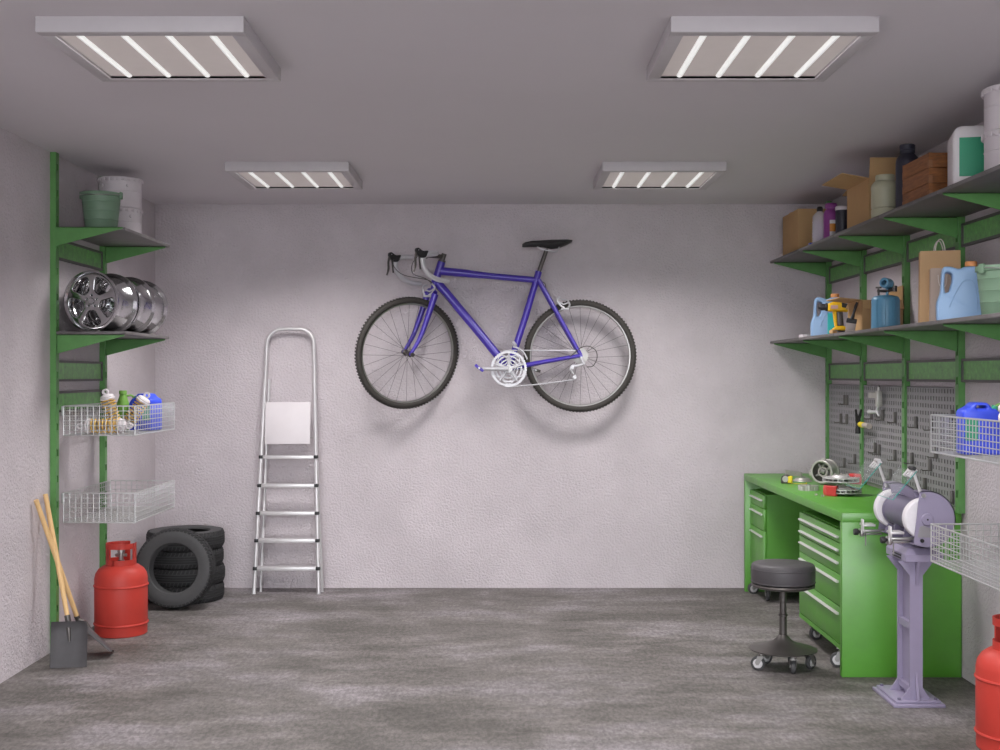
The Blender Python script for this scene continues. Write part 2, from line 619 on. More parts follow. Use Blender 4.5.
def racking():
    pm = post_mesh(H).mesh('upright_post', 'green_rack', smooth=0)
    pm_short = post_mesh(H - 0.755).mesh('upright_post', 'green_rack', smooth=0)

    def post(x, y, rz, label, z=0.0):
        o = bpy.data.objects.new('upright_post', pm_short if z else pm)
        COL.objects.link(o)
        o.location = (x, y, z)
        o.rotation_euler.z = rz
        tag(o, label, 'post', 'slotted green uprights of the wall racking')
    post(XL, LP[0], 0, 'green slotted upright on the left wall, the one behind the shovels')
    post(XL, LP[1], 0, 'green slotted upright on the left wall, behind the red cylinder and rims')
    lab = ['green slotted upright on the right wall in the far corner', 'green slotted upright passing the hammer on the pegboard',
           'green slotted upright behind the blue blowtorch and between two pegboards', 'green slotted upright right of the pegboards, behind the bench grinder',
           'green slotted upright behind the wire baskets at the right picture edge']
    for y, l in zip(RP[:5], lab):
        post(XR, y, PI, l, 0.755 if y > 5 else 0.0)     # four of them stand on the back of the bench

    # framed green panels between the posts
    def panel(x, s, y0, y1, z0, label):
        h = 0.107
        t = thing('framed_panel', label, 'panel', (x, (y0 + y1) / 2, z0), group='green panels with grey frames between the uprights')
        L = (y1 - y0) / 2 - 0.022
        b = MB()
        xa, xb = (0.004, 0.02) if s > 0 else (-0.02, -0.004)
        b.box(xa, xb, -L, L, 0, 0.012)
        b.box(xa, xb, -L, L, h - 0.012, h)
        b.box(xa, xb, -L, -L + 0.014, 0.012, h - 0.012)
        b.box(xa, xb, L - 0.014, L, 0.012, h - 0.012)
        b.build('frame', 'grey_frame', t)
        xa, xb = (0.004, 0.013) if s > 0 else (-0.013, -0.004)
        MB().box(xa, xb, -L + 0.014, L - 0.014, 0.012, h - 0.012).build('insert', 'green_panel', t)
    bays = ['in the far bay of the right wall', 'in the bay over the hammer', 'in the bay right of the blowtorch', 'in the bay over the grinder',
            'in the bay at the right picture edge']
    for i in range(5):
        y0, y1 = RP[i + 1], RP[i]
        panel(XR, -1, y0, y1, 1.97, 'framed green panel under the top right shelf ' + bays[i])
        panel(XR, -1, y0, y1, 1.354, 'framed green panel under the lower right shelf ' + bays[i])
    panel(XL, 1, LP[0], LP[1], 1.97, 'framed green panel on the left wall just above the chrome rims')
    panel(XL, 1, LP[0], LP[1], 1.354, 'upper framed green panel between rim shelf and left wire basket')
    panel(XL, 1, LP[0], LP[1], 1.198, 'lower framed green panel partly behind the filled left wire basket')

    # shelves: board plus triangular brackets
    def bracket(b, s, y, ztop, dep=SD):
        d = dep - 0.012
        b.prism([(0.03 * s, 0), (d * s, 0), (d * s, -0.008), (0.03 * s, -0.095)], y - 0.003, y + 0.003, 'XZ', T(0, 0, ztop))
        b.box(min(0.03 * s, d * s), max(0.03 * s, d * s), y - 0.003, y + 0.012, ztop - 0.003, ztop)

    def shelf(x, s, y0, y1, ztop, brs, label, drop=BT, ends=()):
        t = thing('wall_shelf', label, 'shelf', (x, 0, ztop), group='grey shelves on green brackets')
        b = MB()
        b.box(min(0.004 * s, SD * s), max(0.004 * s, SD * s), y0, y1, -BT, 0, bev=0.0025)
        b.build('board', 'shelf_board', t)
        for y in brs:
            bb = MB()
            bracket(bb, s, y, -drop)
            bb.build('bracket', 'green_rack', t)
        return t
    # left wall
    shelf(XL, 1, 6.045, 6.85, SZ[0], LP, 'left wall shelf with the chrome rims standing on it')
    t = shelf(XL, 1, 6.045, 6.86, SZ[1], [LP[1]], 'left wall top shelf with buckets and white pails on it')
    bb = MB()
    bracket(bb, 1, 6.035, 0.0)
    bb.build('bracket', 'green_rack', t)
    # right wall, one board for each bay
    joints = [7.83, 7.08, 6.33, 5.585, 4.84, 4.09]
    items = [('far end, below the closed carton', 'far end, below drill and first blue jug'), ('under the violet bottle and open carton', 'under small open carton and brush'),
             ('under beige jar and open carton', 'under the blue blowtorch'), ('under the wooden crate', 'under paper bags and second blue jug'),
             ('under white canister at the picture edge', 'under the green bucket at the picture edge')]
    for i in range(5):
        for k, (z, nm) in enumerate(((SZ[1], 'top right shelf board, '), (SZ[0], 'lower right shelf board, '))):
            br = [RP[i]] + ([RP[5]] if i == 4 else [])
            shelf(XR, -1, joints[i + 1] + 0.001, joints[i] - 0.001, z, br, nm + items[i][k])


racking()


# ------------------------------------------------------------------ perforated panels with hooks
def pegboards():
    labs = ['grey perforated panel in the far corner bay above the workbench', 'grey perforated panel holding hammer and clamp', 'grey perforated panel behind the bench grinder']
    z0, z1 = 0.775, 1.329
    for i in range(3):
        y0, y1 = RP[i + 1] + 0.021, RP[i] - 0.021
        nx, nz = 19, 15
        b = MB()
        dy, dz = (y1 - y0) / nx, (z1 - z0) / nz
        hy, hz = 0.0125 / 2, 0.0205 / 2
        xf, xb = -0.018, -0.016
        for a in range(nx):
            for c in range(nz):
                ya, yb, za, zb = a * dy, (a + 1) * dy, c * dz, (c + 1) * dz
                yc, zc = (ya + yb) / 2, (za + zb) / 2
                O = [(ya, za), (yb, za), (yb, zb), (ya, zb)]
                I = [(yc - hy, zc - hz), (yc + hy, zc - hz), (yc + hy, zc + hz), (yc - hy, zc + hz)]
                vs = [(xf, p[0], p[1]) for p in O + I] + [(xb, p[0], p[1]) for p in I]
                fs = [(k, (k + 1) % 4, 4 + (k + 1) % 4, 4 + k) for k in range(4)] + [(4 + k, 4 + (k + 1) % 4, 8 + (k + 1) % 4, 8 + k) for k in range(4)]
                b.add(vs, fs)
        # folded edges back to the wall
        for (ya, yb, za, zb) in ((0, 0.002, 0, z1 - z0), (y1 - y0 - 0.002, y1 - y0, 0, z1 - z0), (0, y1 - y0, 0, 0.002), (0, y1 - y0, z1 - z0 - 0.002, z1 - z0)):
            b.box(xf, -0.001, ya, yb, za, zb)
        o = b.build('pegboard', 'pegboard', smooth=0)
        MB().box(-0.0125, -0.001, 0.003, y1 - y0 - 0.003, 0.003, z1 - z0 - 0.003).build('hole_shade', 'black_plastic', o, smooth=0)  # added dark sheet, stands in for the shade inside the holes
        o.location = (XR, y0, z0)
        tag(o, labs[i], 'pegboard', 'perforated tool panels')
    # hooks: back plate with two pins, prong with raised tip
    hk = MB()
    hk.box(-0.034, -0.0185, -0.006, 0.006, 0, 0.06, bev=0.001)
    hk.tube([(-0.02, 0, 0.006), (-0.045, 0, 0.004), (-0.062, 0, 0.004), (-0.067, 0, 0.011)], 0.003, n=6)
    hk.cyl((-0.03, 0, 0.004), (-0.03, 0, 0.011), 0.003, n=6)
    hm = hk.mesh('tool_hook', 'hook_metal')

    def place(px, pz, label):
        o = bpy.data.objects.new('tool_hook', hm)
        COL.objects.link(o)
        o.location = (XR, px, pz)
        tag(o, label, 'hook', 'grey steel hooks on the pegboards')
    for (y, z, l) in HOOKS:
        place(y, z, l)


HOOKS = [
    (7.36, 1.205, 'left hook of the highest pair on the far corner pegboard'), (7.31, 1.205, 'right hook of the highest pair on the far corner pegboard'),
    (7.44, 1.09, 'left hook of the middle pair on the far corner pegboard'), (7.315, 1.09, 'right hook of the middle pair on the far corner pegboard'),
    (7.15, 0.86, 'upper hook near the bottom of the far corner pegboard'), (7.37, 0.822, 'lowest hook on the far corner pegboard, above the bench things'),
    (6.83, 1.135, 'first hook of the row under the clamp, next to the hammer'), (6.63, 1.135, 'middle hook of the row under the clamp'),
    (6.42, 1.13, 'last hook of the row under the clamp'), (6.76, 0.948, 'left one of two close hooks below the hammer'),
    (6.69, 0.943, 'right one of two close hooks below the hammer'), (6.425, 0.93, 'single hook below the row under the clamp'),
    (6.50, 0.822, 'low hook between the two glass shields of the grinder'), (6.10, 1.118, 'left hook of the row on the panel behind the grinder'),
    (5.875, 1.115, 'right hook of the row on the panel behind the grinder'), (5.61, 1.165, 'hook just above the corner of the right wire basket'),
    (5.82, 0.985, 'hook beside the left end of the right wire basket'), (6.16, 0.932, 'low left hook on the panel behind the grinder'),
    (5.90, 0.918, 'hook directly below the one beside the right wire basket'), (5.97, 0.82, 'hook partly behind the arm of the near glass shield'),
    (5.61, 0.79, 'lowest hook by the upright, above the grinder guard')]
pegboards()


def hammer_and_clamp():
    t = thing('claw_hammer', 'claw hammer with yellow and grey grip hanging on the pegboard', 'hammer', (XR - 0.062, 6.965, 1.105))
    b = MB()
    b.tube([(0, 0, -0.055), (0, 0, -0.03), (0, 0, -0.01), (0, 0, 0.02)], [0.016, 0.016, 0.011, 0.012], n=12)
    for s in (-1, 1):
        b.tube(catmull([(0, 0, 0.0), (0.006 * s, -0.002, 0.03), (0.012 * s, -0.008, 0.06), (0.016 * s, -0.012, 0.085)], 4), [0.011] * 4 + [0.009] * 4 + [0.007] * 4 + [0.003], n=8)
    b.build('head', 'black_plastic', t)
    MB().tube([(0, 0.01, 0), (0, -0.09, -0.001)], [0.008, 0.0085], n=10).build('shaft', 'dark_steel', t)
    MB().tube([(0, -0.05, -0.0005), (0, -0.12, -0.002)], [0.0165, 0.0165], n=10).build('grip_band', 'yellow_tape', t)
    MB().tube([(0, -0.12, -0.002), (0, -0.19, -0.003), (0, -0.215, -0.004)], [0.0155, 0.014, 0.0165], n=10).build('grip', 'bristle', t)
    # screw clamp
    t = thing('metal_clamp', 'small bare metal screw clamp hanging above the hooks', 'clamp', (XR - 0.05, 6.62, 1.175))
    b = MB()
    b.box(-0.012, 0.012, 0.0, 0.15, 0.085, 0.115, bev=0.003)
    b.box(-0.016, 0.016, -0.015, 0.015, 0.04, 0.125, bev=0.004)
    b.build('frame', 'cast_metal', t)
    b = MB()
    b.tube([(0, 0.0, 0.05), (0, 0.02, 0.025), (0, 0.05, 0.008), (0, 0.17, 0.006)], [0.009, 0.008, 0.008, 0.013], n=10)
    b.tube([(0, 0.03, 0.01), (0, -0.005, -0.012)], [0.009, 0.005], n=8)
    b.build('jaw', 'bike_silver', t)
    b = MB()
    b.cyl((0, 0, 0.12), (0, 0, 0.142), 0.009, n=10)
    b.sphere((0, 0, 0.146), 0.008, 10, 6)
    b.build('screw', 'steel', t)


hammer_and_clamp()


# ------------------------------------------------------------------ wire baskets
def basket_parts(t):
    # local: x from 0 at the wall outwards, y 0..L, z 0..h
    L, Wd, h = 0.73, 0.36, 0.148
    r = 0.0021
    nx, ny, nz = 12, 24, 6
    b = MB()
    for i in range(1, ny):
        y = L * i / ny
        b.tube([(0, y, h), (0, y, 0.0), (Wd, y, 0.0), (Wd, y, h)], r, n=4)
    for i in range(1, nx):
        x = Wd * i / nx
        b.tube([(x, 0, h), (x, 0, 0.0), (x, L, 0.0), (x, L, h)], r, n=4)
    for k in range(1, nz):
        z = h * k / nz
        b.tube([(0, 0, z), (Wd, 0, z), (Wd, L, z), (0, L, z)], r, n=4, closed=True)
    tag(b.build('wire_mesh', 'wire', t), kind='stuff')
    b = MB()
    for z in (0, h):
        b.tube([(0, 0, z), (Wd, 0, z), (Wd, L, z), (0, L, z)], 0.0036, n=6, closed=True)
    for (x, y) in ((0, 0), (Wd, 0), (Wd, L), (0, L)):
        b.cyl((x, y, 0), (x, y, h), 0.003, n=6)
    b.build('rim', 'wire', t)
    for y in (0.0, L - 0.05):
        MB().box(-0.012, 0.0, y, y + 0.014, h - 0.05, h).build('hanger', 'wire', t)


G = 'wire baskets hung on the racking'
bk = thing('wire_basket', 'wire basket on the left wall holding shock absorbers and blue can', 'basket', (XL + 0.043, 6.11, 1.082), group=G)
basket_parts(bk)
dup(bk, 'empty wire basket on the left wall above the red cylinder', (XL + 0.043, 6.11, 0.642))
b2 = dup(bk, 'filled wire basket on the right wall with the blue can', (XR - 0.03, 4.86, 1.078), (0, 0, 180))
b3 = dup(bk, 'empty wire basket on the right wall beside the grinder guard', (XR - 0.03, 4.86, 0.640), (0, 0, 180))


# ================================================================== workbench, drawer cabinets, stool, bench grinder
def workbench():
    t = thing('workbench', 'long bright green workbench along the right wall', 'workbench', (0, 0, 0))
    x0, x1, y0, y1, zt = 1.569, 2.118, 5.55, 7.78, 0.754
    MB().box(x0, x1, y0, y1, zt - 0.042, zt, bev=0.002).build('worktop', 'green', t)
    MB().box(x0, x1, y0, y0 + 0.035, 0, zt - 0.0425, bev=0.002).build('end_panel', 'green', t)
    MB().box(x0, x1, y1 - 0.035, y1, 0, zt - 0.0425, bev=0.002).build('end_panel', 'green', t)


workbench()


def caster_mesh():
    """origin at the mounting plate, height 0.095"""
    f = MB()
    f.box(-0.022, 0.022, -0.018, 0.018, -0.006, 0.0, bev=0.001)
    f.cyl((0, 0, -0.006), (0, 0, -0.02), 0.012, n=12)
    prof = [(-0.016, -0.018), (0.016, -0.018), (0.03, -0.055), (0.024, -0.066), (0.012, -0.066)]
    for s in (-1, 1):
        f.prism(prof, 0.0145 * s, 0.0175 * s, 'XZ')
    f.box(-0.016, 0.016, -0.0175, 0.0175, -0.022, -0.018)
    w = MB()
    M = T(0.017, 0, -0.0595) @ RX(90)
    w.lathe([(0.030, -0.012), (0.0355, -0.008), (0.0355, 0.008), (0.030, 0.012), (0.024, 0.012), (0.024, -0.012)], 24, M, closed=True)
    h = MB()
    h.lathe([(0.0, -0.013), (0.008, -0.013), (0.008, -0.006), (0.024, -0.006), (0.024, 0.006), (0.008, 0.006), (0.008, 0.013), (0, 0.013)], 24, M)
    for k in range(6):
        a = 2 * PI * k / 6
        h.box(0.006, 0.025, -0.003, 0.003, -0.011, 0.011, M @ RZ(60 * k))
    return f.mesh('caster', 'steel'), w.mesh('tyre', 'rubber_side'), h.mesh('wheel', 'aluminium')


CAST = caster_mesh()


def caster(parent, loc, rz, sc=1.0):
    f = bpy.data.objects.new('caster', CAST[0])
    w = bpy.data.objects.new('caster_tyre', CAST[1])
    h = bpy.data.objects.new('caster_wheel', CAST[2])
    for o in (f, w, h):
        COL.objects.link(o)
    f.parent = parent
    f.location = loc
    f.rotation_euler.z = math.radians(rz)
    f.scale = (sc, sc, sc)
    w.parent = f
    h.parent = f
    return f


def cabinet(label, y0, y1, bounds, rots):
    t = thing('drawer_cabinet', label, 'drawer cabinet', (1.60, y0, 0), group='green drawer cabinets on casters')
    L = y1 - y0
    b = MB()
    D = 0.48
    # hollow carcass: sides, back, bottom, top
    b.box(0.02, D, 0, 0.012, 0.095, 0.66)
    b.box(0.02, D, L - 0.012, L, 0.095, 0.66)
    b.box(D - 0.012, D, 0.012, L - 0.012, 0.095, 0.66)
    b.box(0.0, 0.02, 0, L, 0.095, 0.118)
    b.box(0.02, D - 0.012, 0.012, L - 0.012, 0.095, 0.118)
    b.box(0.02, D - 0.012, 0.012, L - 0.012, 0.645, 0.66)
    b.build('carcass', 'green', t, smooth=0)
    for (za, zb) in bounds:
        d = MB()
        d.box(0.0, 0.019, 0.003, L - 0.003, za + 0.002, zb - 0.002, bev=0.0015)
        dr = d.build('drawer', 'green', t)
        h = MB()
        hz = zb - 0.038
        h.prism([(-0.0005, -0.004), (-0.012, -0.004), (-0.015, 0.0), (-0.012, 0.004), (-0.0005, 0.006)], 0.035, L - 0.03, 'XZ', T(0, 0, hz))
        h.build('drawer_handle', 'aluminium', dr)
    for (x, y, r) in rots:
        caster(t, (x, y, 0.095), r)
    return t


cabinet('wide green five-drawer cabinet under the near end of the workbench', 5.68, 6.47,
        [(0.595, 0.658), (0.535, 0.595), (0.447, 0.535), (0.297, 0.447), (0.12, 0.297)],
        [(0.02, 0.06, 160), (0.04, 0.66, 10), (0.42, 0.06, 80), (0.42, 0.72, 90)])
cabinet('narrow green three-drawer cabinet under the far end of the workbench', 7.34, 7.735,
        [(0.573, 0.658), (0.438, 0.573), (0.12, 0.438)],
        [(0.045, 0.09, 80), (0.022, 0.33, 187), (0.42, 0.05, 80), (0.42, 0.33, 90)])


def stool():
    t = thing('stool', 'round dark grey padded stool on casters in front of the drawers', 'stool', (1.338, 5.72, 0))
    b = MB()
    b.lathe([(0, 0.4025), (0.135, 0.4025), (0.146, 0.4105), (0.149, 0.4345), (0.149, 0.4795), (0.144, 0.4925), (0.136, 0.4975), (0.09, 0.5015), (0, 0.5035)], 48)
    b.build('seat', 'stool_leather', t)
    b = MB()
    for z in (0.474, 0.4125):
        b.lathe([(0.1475 + 0.0035 * math.cos(a), z + 0.0035 * math.sin(a)) for a in [2 * PI * k / 6 for k in range(6)]], 48, closed=True)
    s = b.build('piping', 'stool_leather', t)
    b = MB()
    b.lathe([(0, 0.3805), (0.125, 0.3825), (0.146, 0.3905), (0.149, 0.3965), (0.146, 0.4025), (0, 0.4025)], 40)
    b.build('seat_ring', 'dark_steel', t)
    b = MB()
    b.lathe([(0.0, 0.1145), (0.0175, 0.1145), (0.0175, 0.2465), (0.022, 0.2495), (0.022, 0.2575), (0.0165, 0.2605), (0.0155, 0.3805), (0, 0.3805)], 24)
    b.build('column', 'dark_steel', t)
    b = MB()
    b.lathe([(0, 0.0865), (0.145, 0.0865), (0.157, 0.0905), (0.158, 0.0955), (0.13, 0.1025), (0.08, 0.1155), (0.045, 0.1325), (0.028, 0.1495), (0.02, 0.1595), (0, 0.1595)], 48)
    b.build('base_plate', 'dark_steel', t)
    for k, (a, r) in enumerate(((-80, 80), (-10, 40), (60, 70), (130, 20), (200, 160))):
        x, y = 0.118 * math.cos(math.radians(a)), 0.118 * math.sin(math.radians(a))
        caster(t, (x, y, 0.0893), r, 0.94)


stool()


def grinder():
    t = thing('bench_grinder', 'lilac grey bench grinder with two white wheels on a steel pedestal', 'grinder', (1.747, 5.19, 0))
    # pedestal
    b = MB()
    b.box(-0.106, 0.11, -0.152, 0.145, 0, 0.014, bev=0.003)
    b.box(-0.093, 0.097, -0.138, 0.13, 0.014, 0.026, bev=0.004)
    pb = b.build('base_plate', 'grinder', t)
    for (x, y) in ((-0.075, -0.12), (0.078, -0.12), (-0.075, 0.112), (0.078, 0.112)):
        MB().cyl((x, y, 0.026), (x, y, 0.034), 0.008, n=6).build('bolt', 'grinder_dark', pb)
    b = MB()
    b.box(-0.027, 0.027, -0.112, -0.1, 0.026, 0.606)
    b.box(-0.027, 0.027, 0.04, 0.052, 0.026, 0.606)
    b.box(-0.006, 0.006, -0.1, 0.04, 0.026, 0.606)
    b.box(-0.024, 0.024, -0.1, 0.04, 0.315, 0.345)
    b.box(-0.024, 0.024, -0.1, 0.04, 0.05, 0.075)
    col = b.build('column', 'grinder', t)
    g = MB()
    # foot and head gussets
    for (ya, yb, d) in ((-0.112, -0.112, -1), (0.052, 0.052, 1)):
        g.prism([(ya, 0.026), (ya + 0.032 * d, 0.026), (ya, 0.14)], -0.005, 0.005, 'YZ')
        g.prism([(ya, 0.606), (ya + 0.03 * d, 0.606), (ya, 0.5)], -0.005, 0.005, 'YZ')
    for s in (-1, 1):
        for y in (-0.106, 0.046):
            g.prism([(0.027 * s, 0.026), (0.06 * s, 0.026), (0.027 * s, 0.075)], y - 0.005, y + 0.005, 'XZ')
            g.prism([(0.027 * s, 0.606), (0.075 * s, 0.606), (0.027 * s, 0.545)], y - 0.005, y + 0.005, 'XZ')
    tag(g.build('gussets', 'grinder', col), kind='stuff')
    # tray on top
    b = MB()
    b.box(-0.056, 0.105, -0.142, 0.11, 0.606, 0.637, bev=0.002)
    vs = [(-0.056, -0.142, 0.637), (0.105, -0.142, 0.637), (0.105, 0.11, 0.637), (-0.056, 0.11, 0.637),
          (-0.035, -0.11, 0.66), (0.085, -0.11, 0.66), (0.085, 0.095, 0.66), (-0.035, 0.095, 0.66)]
    b.add(vs, [(4, 5, 6, 7), (0, 1, 5, 4), (1, 2, 6, 5), (2, 3, 7, 6), (3, 0, 4, 7)])
    tr = b.build('tray', 'grinder', t, smooth=20)
    for z in (0.615, 0.627):
        MB().box(-0.058, -0.0555, -0.09, 0.02, z - 0.003, z + 0.003).build('slot', 'black_plastic', tr)
    # motor
    cx, cz = 0.026, 0.787
    b = MB()
    M = T(cx, 0, cz) @ RX(-90)
    b.lathe([(0, -0.075), (0.058, -0.075), (0.07, -0.068), (0.07, -0.058), (0.065, -0.052), (0.065, 0.19), (0.07, 0.196), (0.07, 0.206), (0.058, 0.213), (0, 0.213)], 40, M)
    mo = b.build('motor', 'grinder_dark', t)
    b = MB()
    for y in (-0.03, 0.1):
        b.prism([(-0.035, 0.655), (0.085, 0.655), (0.08, 0.74), (-0.02, 0.74)], y - 0.006, y + 0.006, 'XZ')
    b.box(-0.035, 0.085, -0.06, 0.13, 0.655, 0.664)
    b.build('motor_foot', 'grinder_dark', t)
    MB().cyl((cx, -0.17, cz), (cx, 0.30, cz), 0.009, n=12).build('shaft', 'steel', t)
    for side, (ya, yb) in (('near', (-0.148, -0.105)), ('far', (0.238, 0.282))):
        b = MB()
        M = T(cx, 0, cz) @ RX(-90)
        b.lathe([(0.012, ya), (0.081, ya), (0.0855, ya + 0.004), (0.0855, yb - 0.004), (0.081, yb), (0.012, yb)], 48, M, closed=True)
        b.build('grinding_wheel', 'grind_stone', t)
        b = MB()
        b.lathe([(0.0, ya - 0.006), (0.026, ya - 0.006), (0.028, ya - 0.001), (0.028, yb + 0.001), (0.026, yb + 0.006), (0, yb + 0.006)], 24, M)
        b.build('wheel_flange', 'dark_steel', t)
        # guard: D shaped cheek, band round the back, inner cheek
        R = 0.119
        a0, a1 = math.radians(105), math.radians(-118)
        arc = [(cx + R * math.cos(a0 + (a1 - a0) * k / 40), cz + R * math.sin(a0 + (a1 - a0) * k / 40)) for k in range(41)]
        go, gi = (ya - 0.019, yb + 0.012) if side == 'near' else (yb + 0.019, ya - 0.012)
        g = MB()
        g.prism(arc, min(go, go + 0.004), max(go, go + 0.004), 'XZ')
        arc_i = [(cx + (R - 0.004) * math.cos(a0 + (a1 - a0) * k / 40), cz + (R - 0.004) * math.sin(a0 + (a1 - a0) * k / 40)) for k in range(41)]
        lo, hi = min(go, gi), max(go, gi)
        for k in range(40):
            P = [arc[k], arc[k + 1], arc_i[k + 1], arc_i[k]]
            g.prism(P, lo, hi, 'XZ')
        inner = [(cx + 0.072 * math.cos(a0 + (a1 - a0) * k / 40), cz + 0.072 * math.sin(a0 + (a1 - a0) * k / 40)) for k in range(41)]
        g.prism(arc + inner[::-1], min(gi, gi + 0.003), max(gi, gi + 0.003), 'XZ')
        gd = g.build('wheel_guard', 'grinder', t)
        if side == 'near':
            MB().lathe([(0, go - 0.007), (0.022, go - 0.007), (0.026, go - 0.003), (0.026, go), (0, go)], 32, M).build('hub_cover', 'grinder', gd)
            MB().cyl((cx, go - 0.009, cz), (cx, go - 0.006, cz), 0.004, n=10).build('hub_hole', 'black_plastic', gd)
            MB().cyl((cx - 0.015, go - 0.008, cz + 0.1), (cx - 0.015, go, cz + 0.1), 0.009, n=14).build('bolt', 'steel', gd)
            MB().cyl((cx - 0.022, go - 0.008, cz - 0.088), (cx - 0.022, go, cz - 0.088), 0.008, n=14).build('bolt', 'black_plastic', gd)
            MB().prism(round_poly([(cx - 0.04, cz - 0.075), (cx + 0.02, cz - 0.075), (cx + 0.02, cz - 0.04), (cx - 0.015, cz - 0.025), (cx - 0.032, cz - 0.03)], 0.006),
                       go - 0.001, go, 'XZ').build('rating_plate', 'pegboard', gd)
        # eye shield: arm, clamp and tilted glass
        y0 = -0.14 if side == 'near' else 0.33
        y1 = y0 + 0.215
        a = MB()
        ay = go + 0.004 if side == 'near' else go - 0.004
        p0 = Vector((cx - 0.02, ay, cz + 0.09))
        p1 = Vector((cx - 0.044, y0 + 0.02, 0.992))
        a.tube([p0, p0 + (p1 - p0) * 0.5, p1], 0.0065, n=8)
        a.tube([p0 + Vector((0.014, 0.012, 0)), p1 + Vector((0.006, 0.012, -0.02))], 0.004, n=6)
        a.build('shield_arm', 'aluminium', t)
        top, bot = (-0.008, 0.985), (-0.107, 0.866)
        dx, dz = bot[0] - top[0], bot[1] - top[1]
        ln = math.hypot(dx, dz)
        nx, nz = -dz / ln, dx / ln
        th = 0.0022
        gl = MB()
        gl.prism([(top[0] + nx * th, top[1] + nz * th), (bot[0] + nx * th, bot[1] + nz * th), (bot[0] - nx * th, bot[1] - nz * th), (top[0] - nx * th, top[1] - nz * th)],
                 y0, y1, 'XZ')
        gg = gl.build('eye_shield', 'shield_glass', t, smooth=0)
        ed = MB()
        ed.tube([(top[0], y0, top[1]), (bot[0], y0, bot[1]), (bot[0], y1, bot[1])], 0.0016, n=4)
        ed.build('glass_edge', 'glass_edge', gg)
        c = MB()
        ux, uz = dx / ln, dz / ln

        def bar(u0, u1, ya_, yb_, w0=-0.005, w1=0.006):
            q = []
            for (u, w) in ((u0, w0), (u1, w0), (u1, w1), (u0, w1)):
                q.append((top[0] + ux * u - nx * w, top[1] + uz * u - nz * w))
            c.prism(q, ya_, yb_, 'XZ')
        bar(-0.008, 0.012, y0 + 0.01, y0 + 0.1)
        bar(0.012, 0.034, y0 + 0.01, y0 + 0.03)
        bar(0.012, 0.034, y0 + 0.045, y0 + 0.062)
        bar(0.012, 0.034, y0 + 0.08, y0 + 0.1)
        c.build('shield_clamp', 'aluminium', gg)
        MB().cyl((p1.x, p1.y - 0.02, p1.z + 0.004), (p1.x, p1.y + 0.03, p1.z + 0.004), 0.009, n=14).build('clamp_knob', 'aluminium' if side == 'far' else 'black_plastic', t)
    # tool rests on their adjustable arms, left of each wheel
    for (y, dz_) in ((-0.125, -0.004), (0.26, -0.02)):
        b = MB()
        b.box(-0.118, 0.01, y - 0.01, y + 0.008, 0.700 + dz_, 0.712 + dz_, bev=0.002)
        b.box(-0.118, -0.02, y + 0.016, y + 0.028, 0.684 + dz_, 0.694 + dz_, bev=0.002)
        b.box(-0.124, -0.11, y - 0.012, y + 0.03, 0.68 + dz_, 0.714 + dz_, bev=0.002)
        b.cyl((-0.1, y, 0.64 + dz_), (-0.1, y, 0.7 + dz_), 0.003, n=8)
        r = b.build('rest_arm', 'steel', t)
        b = MB()
        b.box(-0.118, -0.064, y - 0.03, y + 0.035, 0.728 + dz_, 0.738 + dz_, bev=0.002)
        b.box(-0.121, -0.115, y - 0.03, y + 0.005, 0.7 + dz_, 0.76 + dz_, bev=0.002)
        b.build('tool_rest', 'aluminium', t)
        b = MB()
        M = T(-0.142, y + 0.005, 0.7 + dz_) @ RY(90)
        b.lathe([(0, -0.01), (0.013, -0.01), (0.015, -0.004), (0.015, 0.006), (0.008, 0.012), (0.005, 0.02), (0, 0.02)], 16, M)
        b.build('rest_knob', 'black_plastic', t)


grinder()


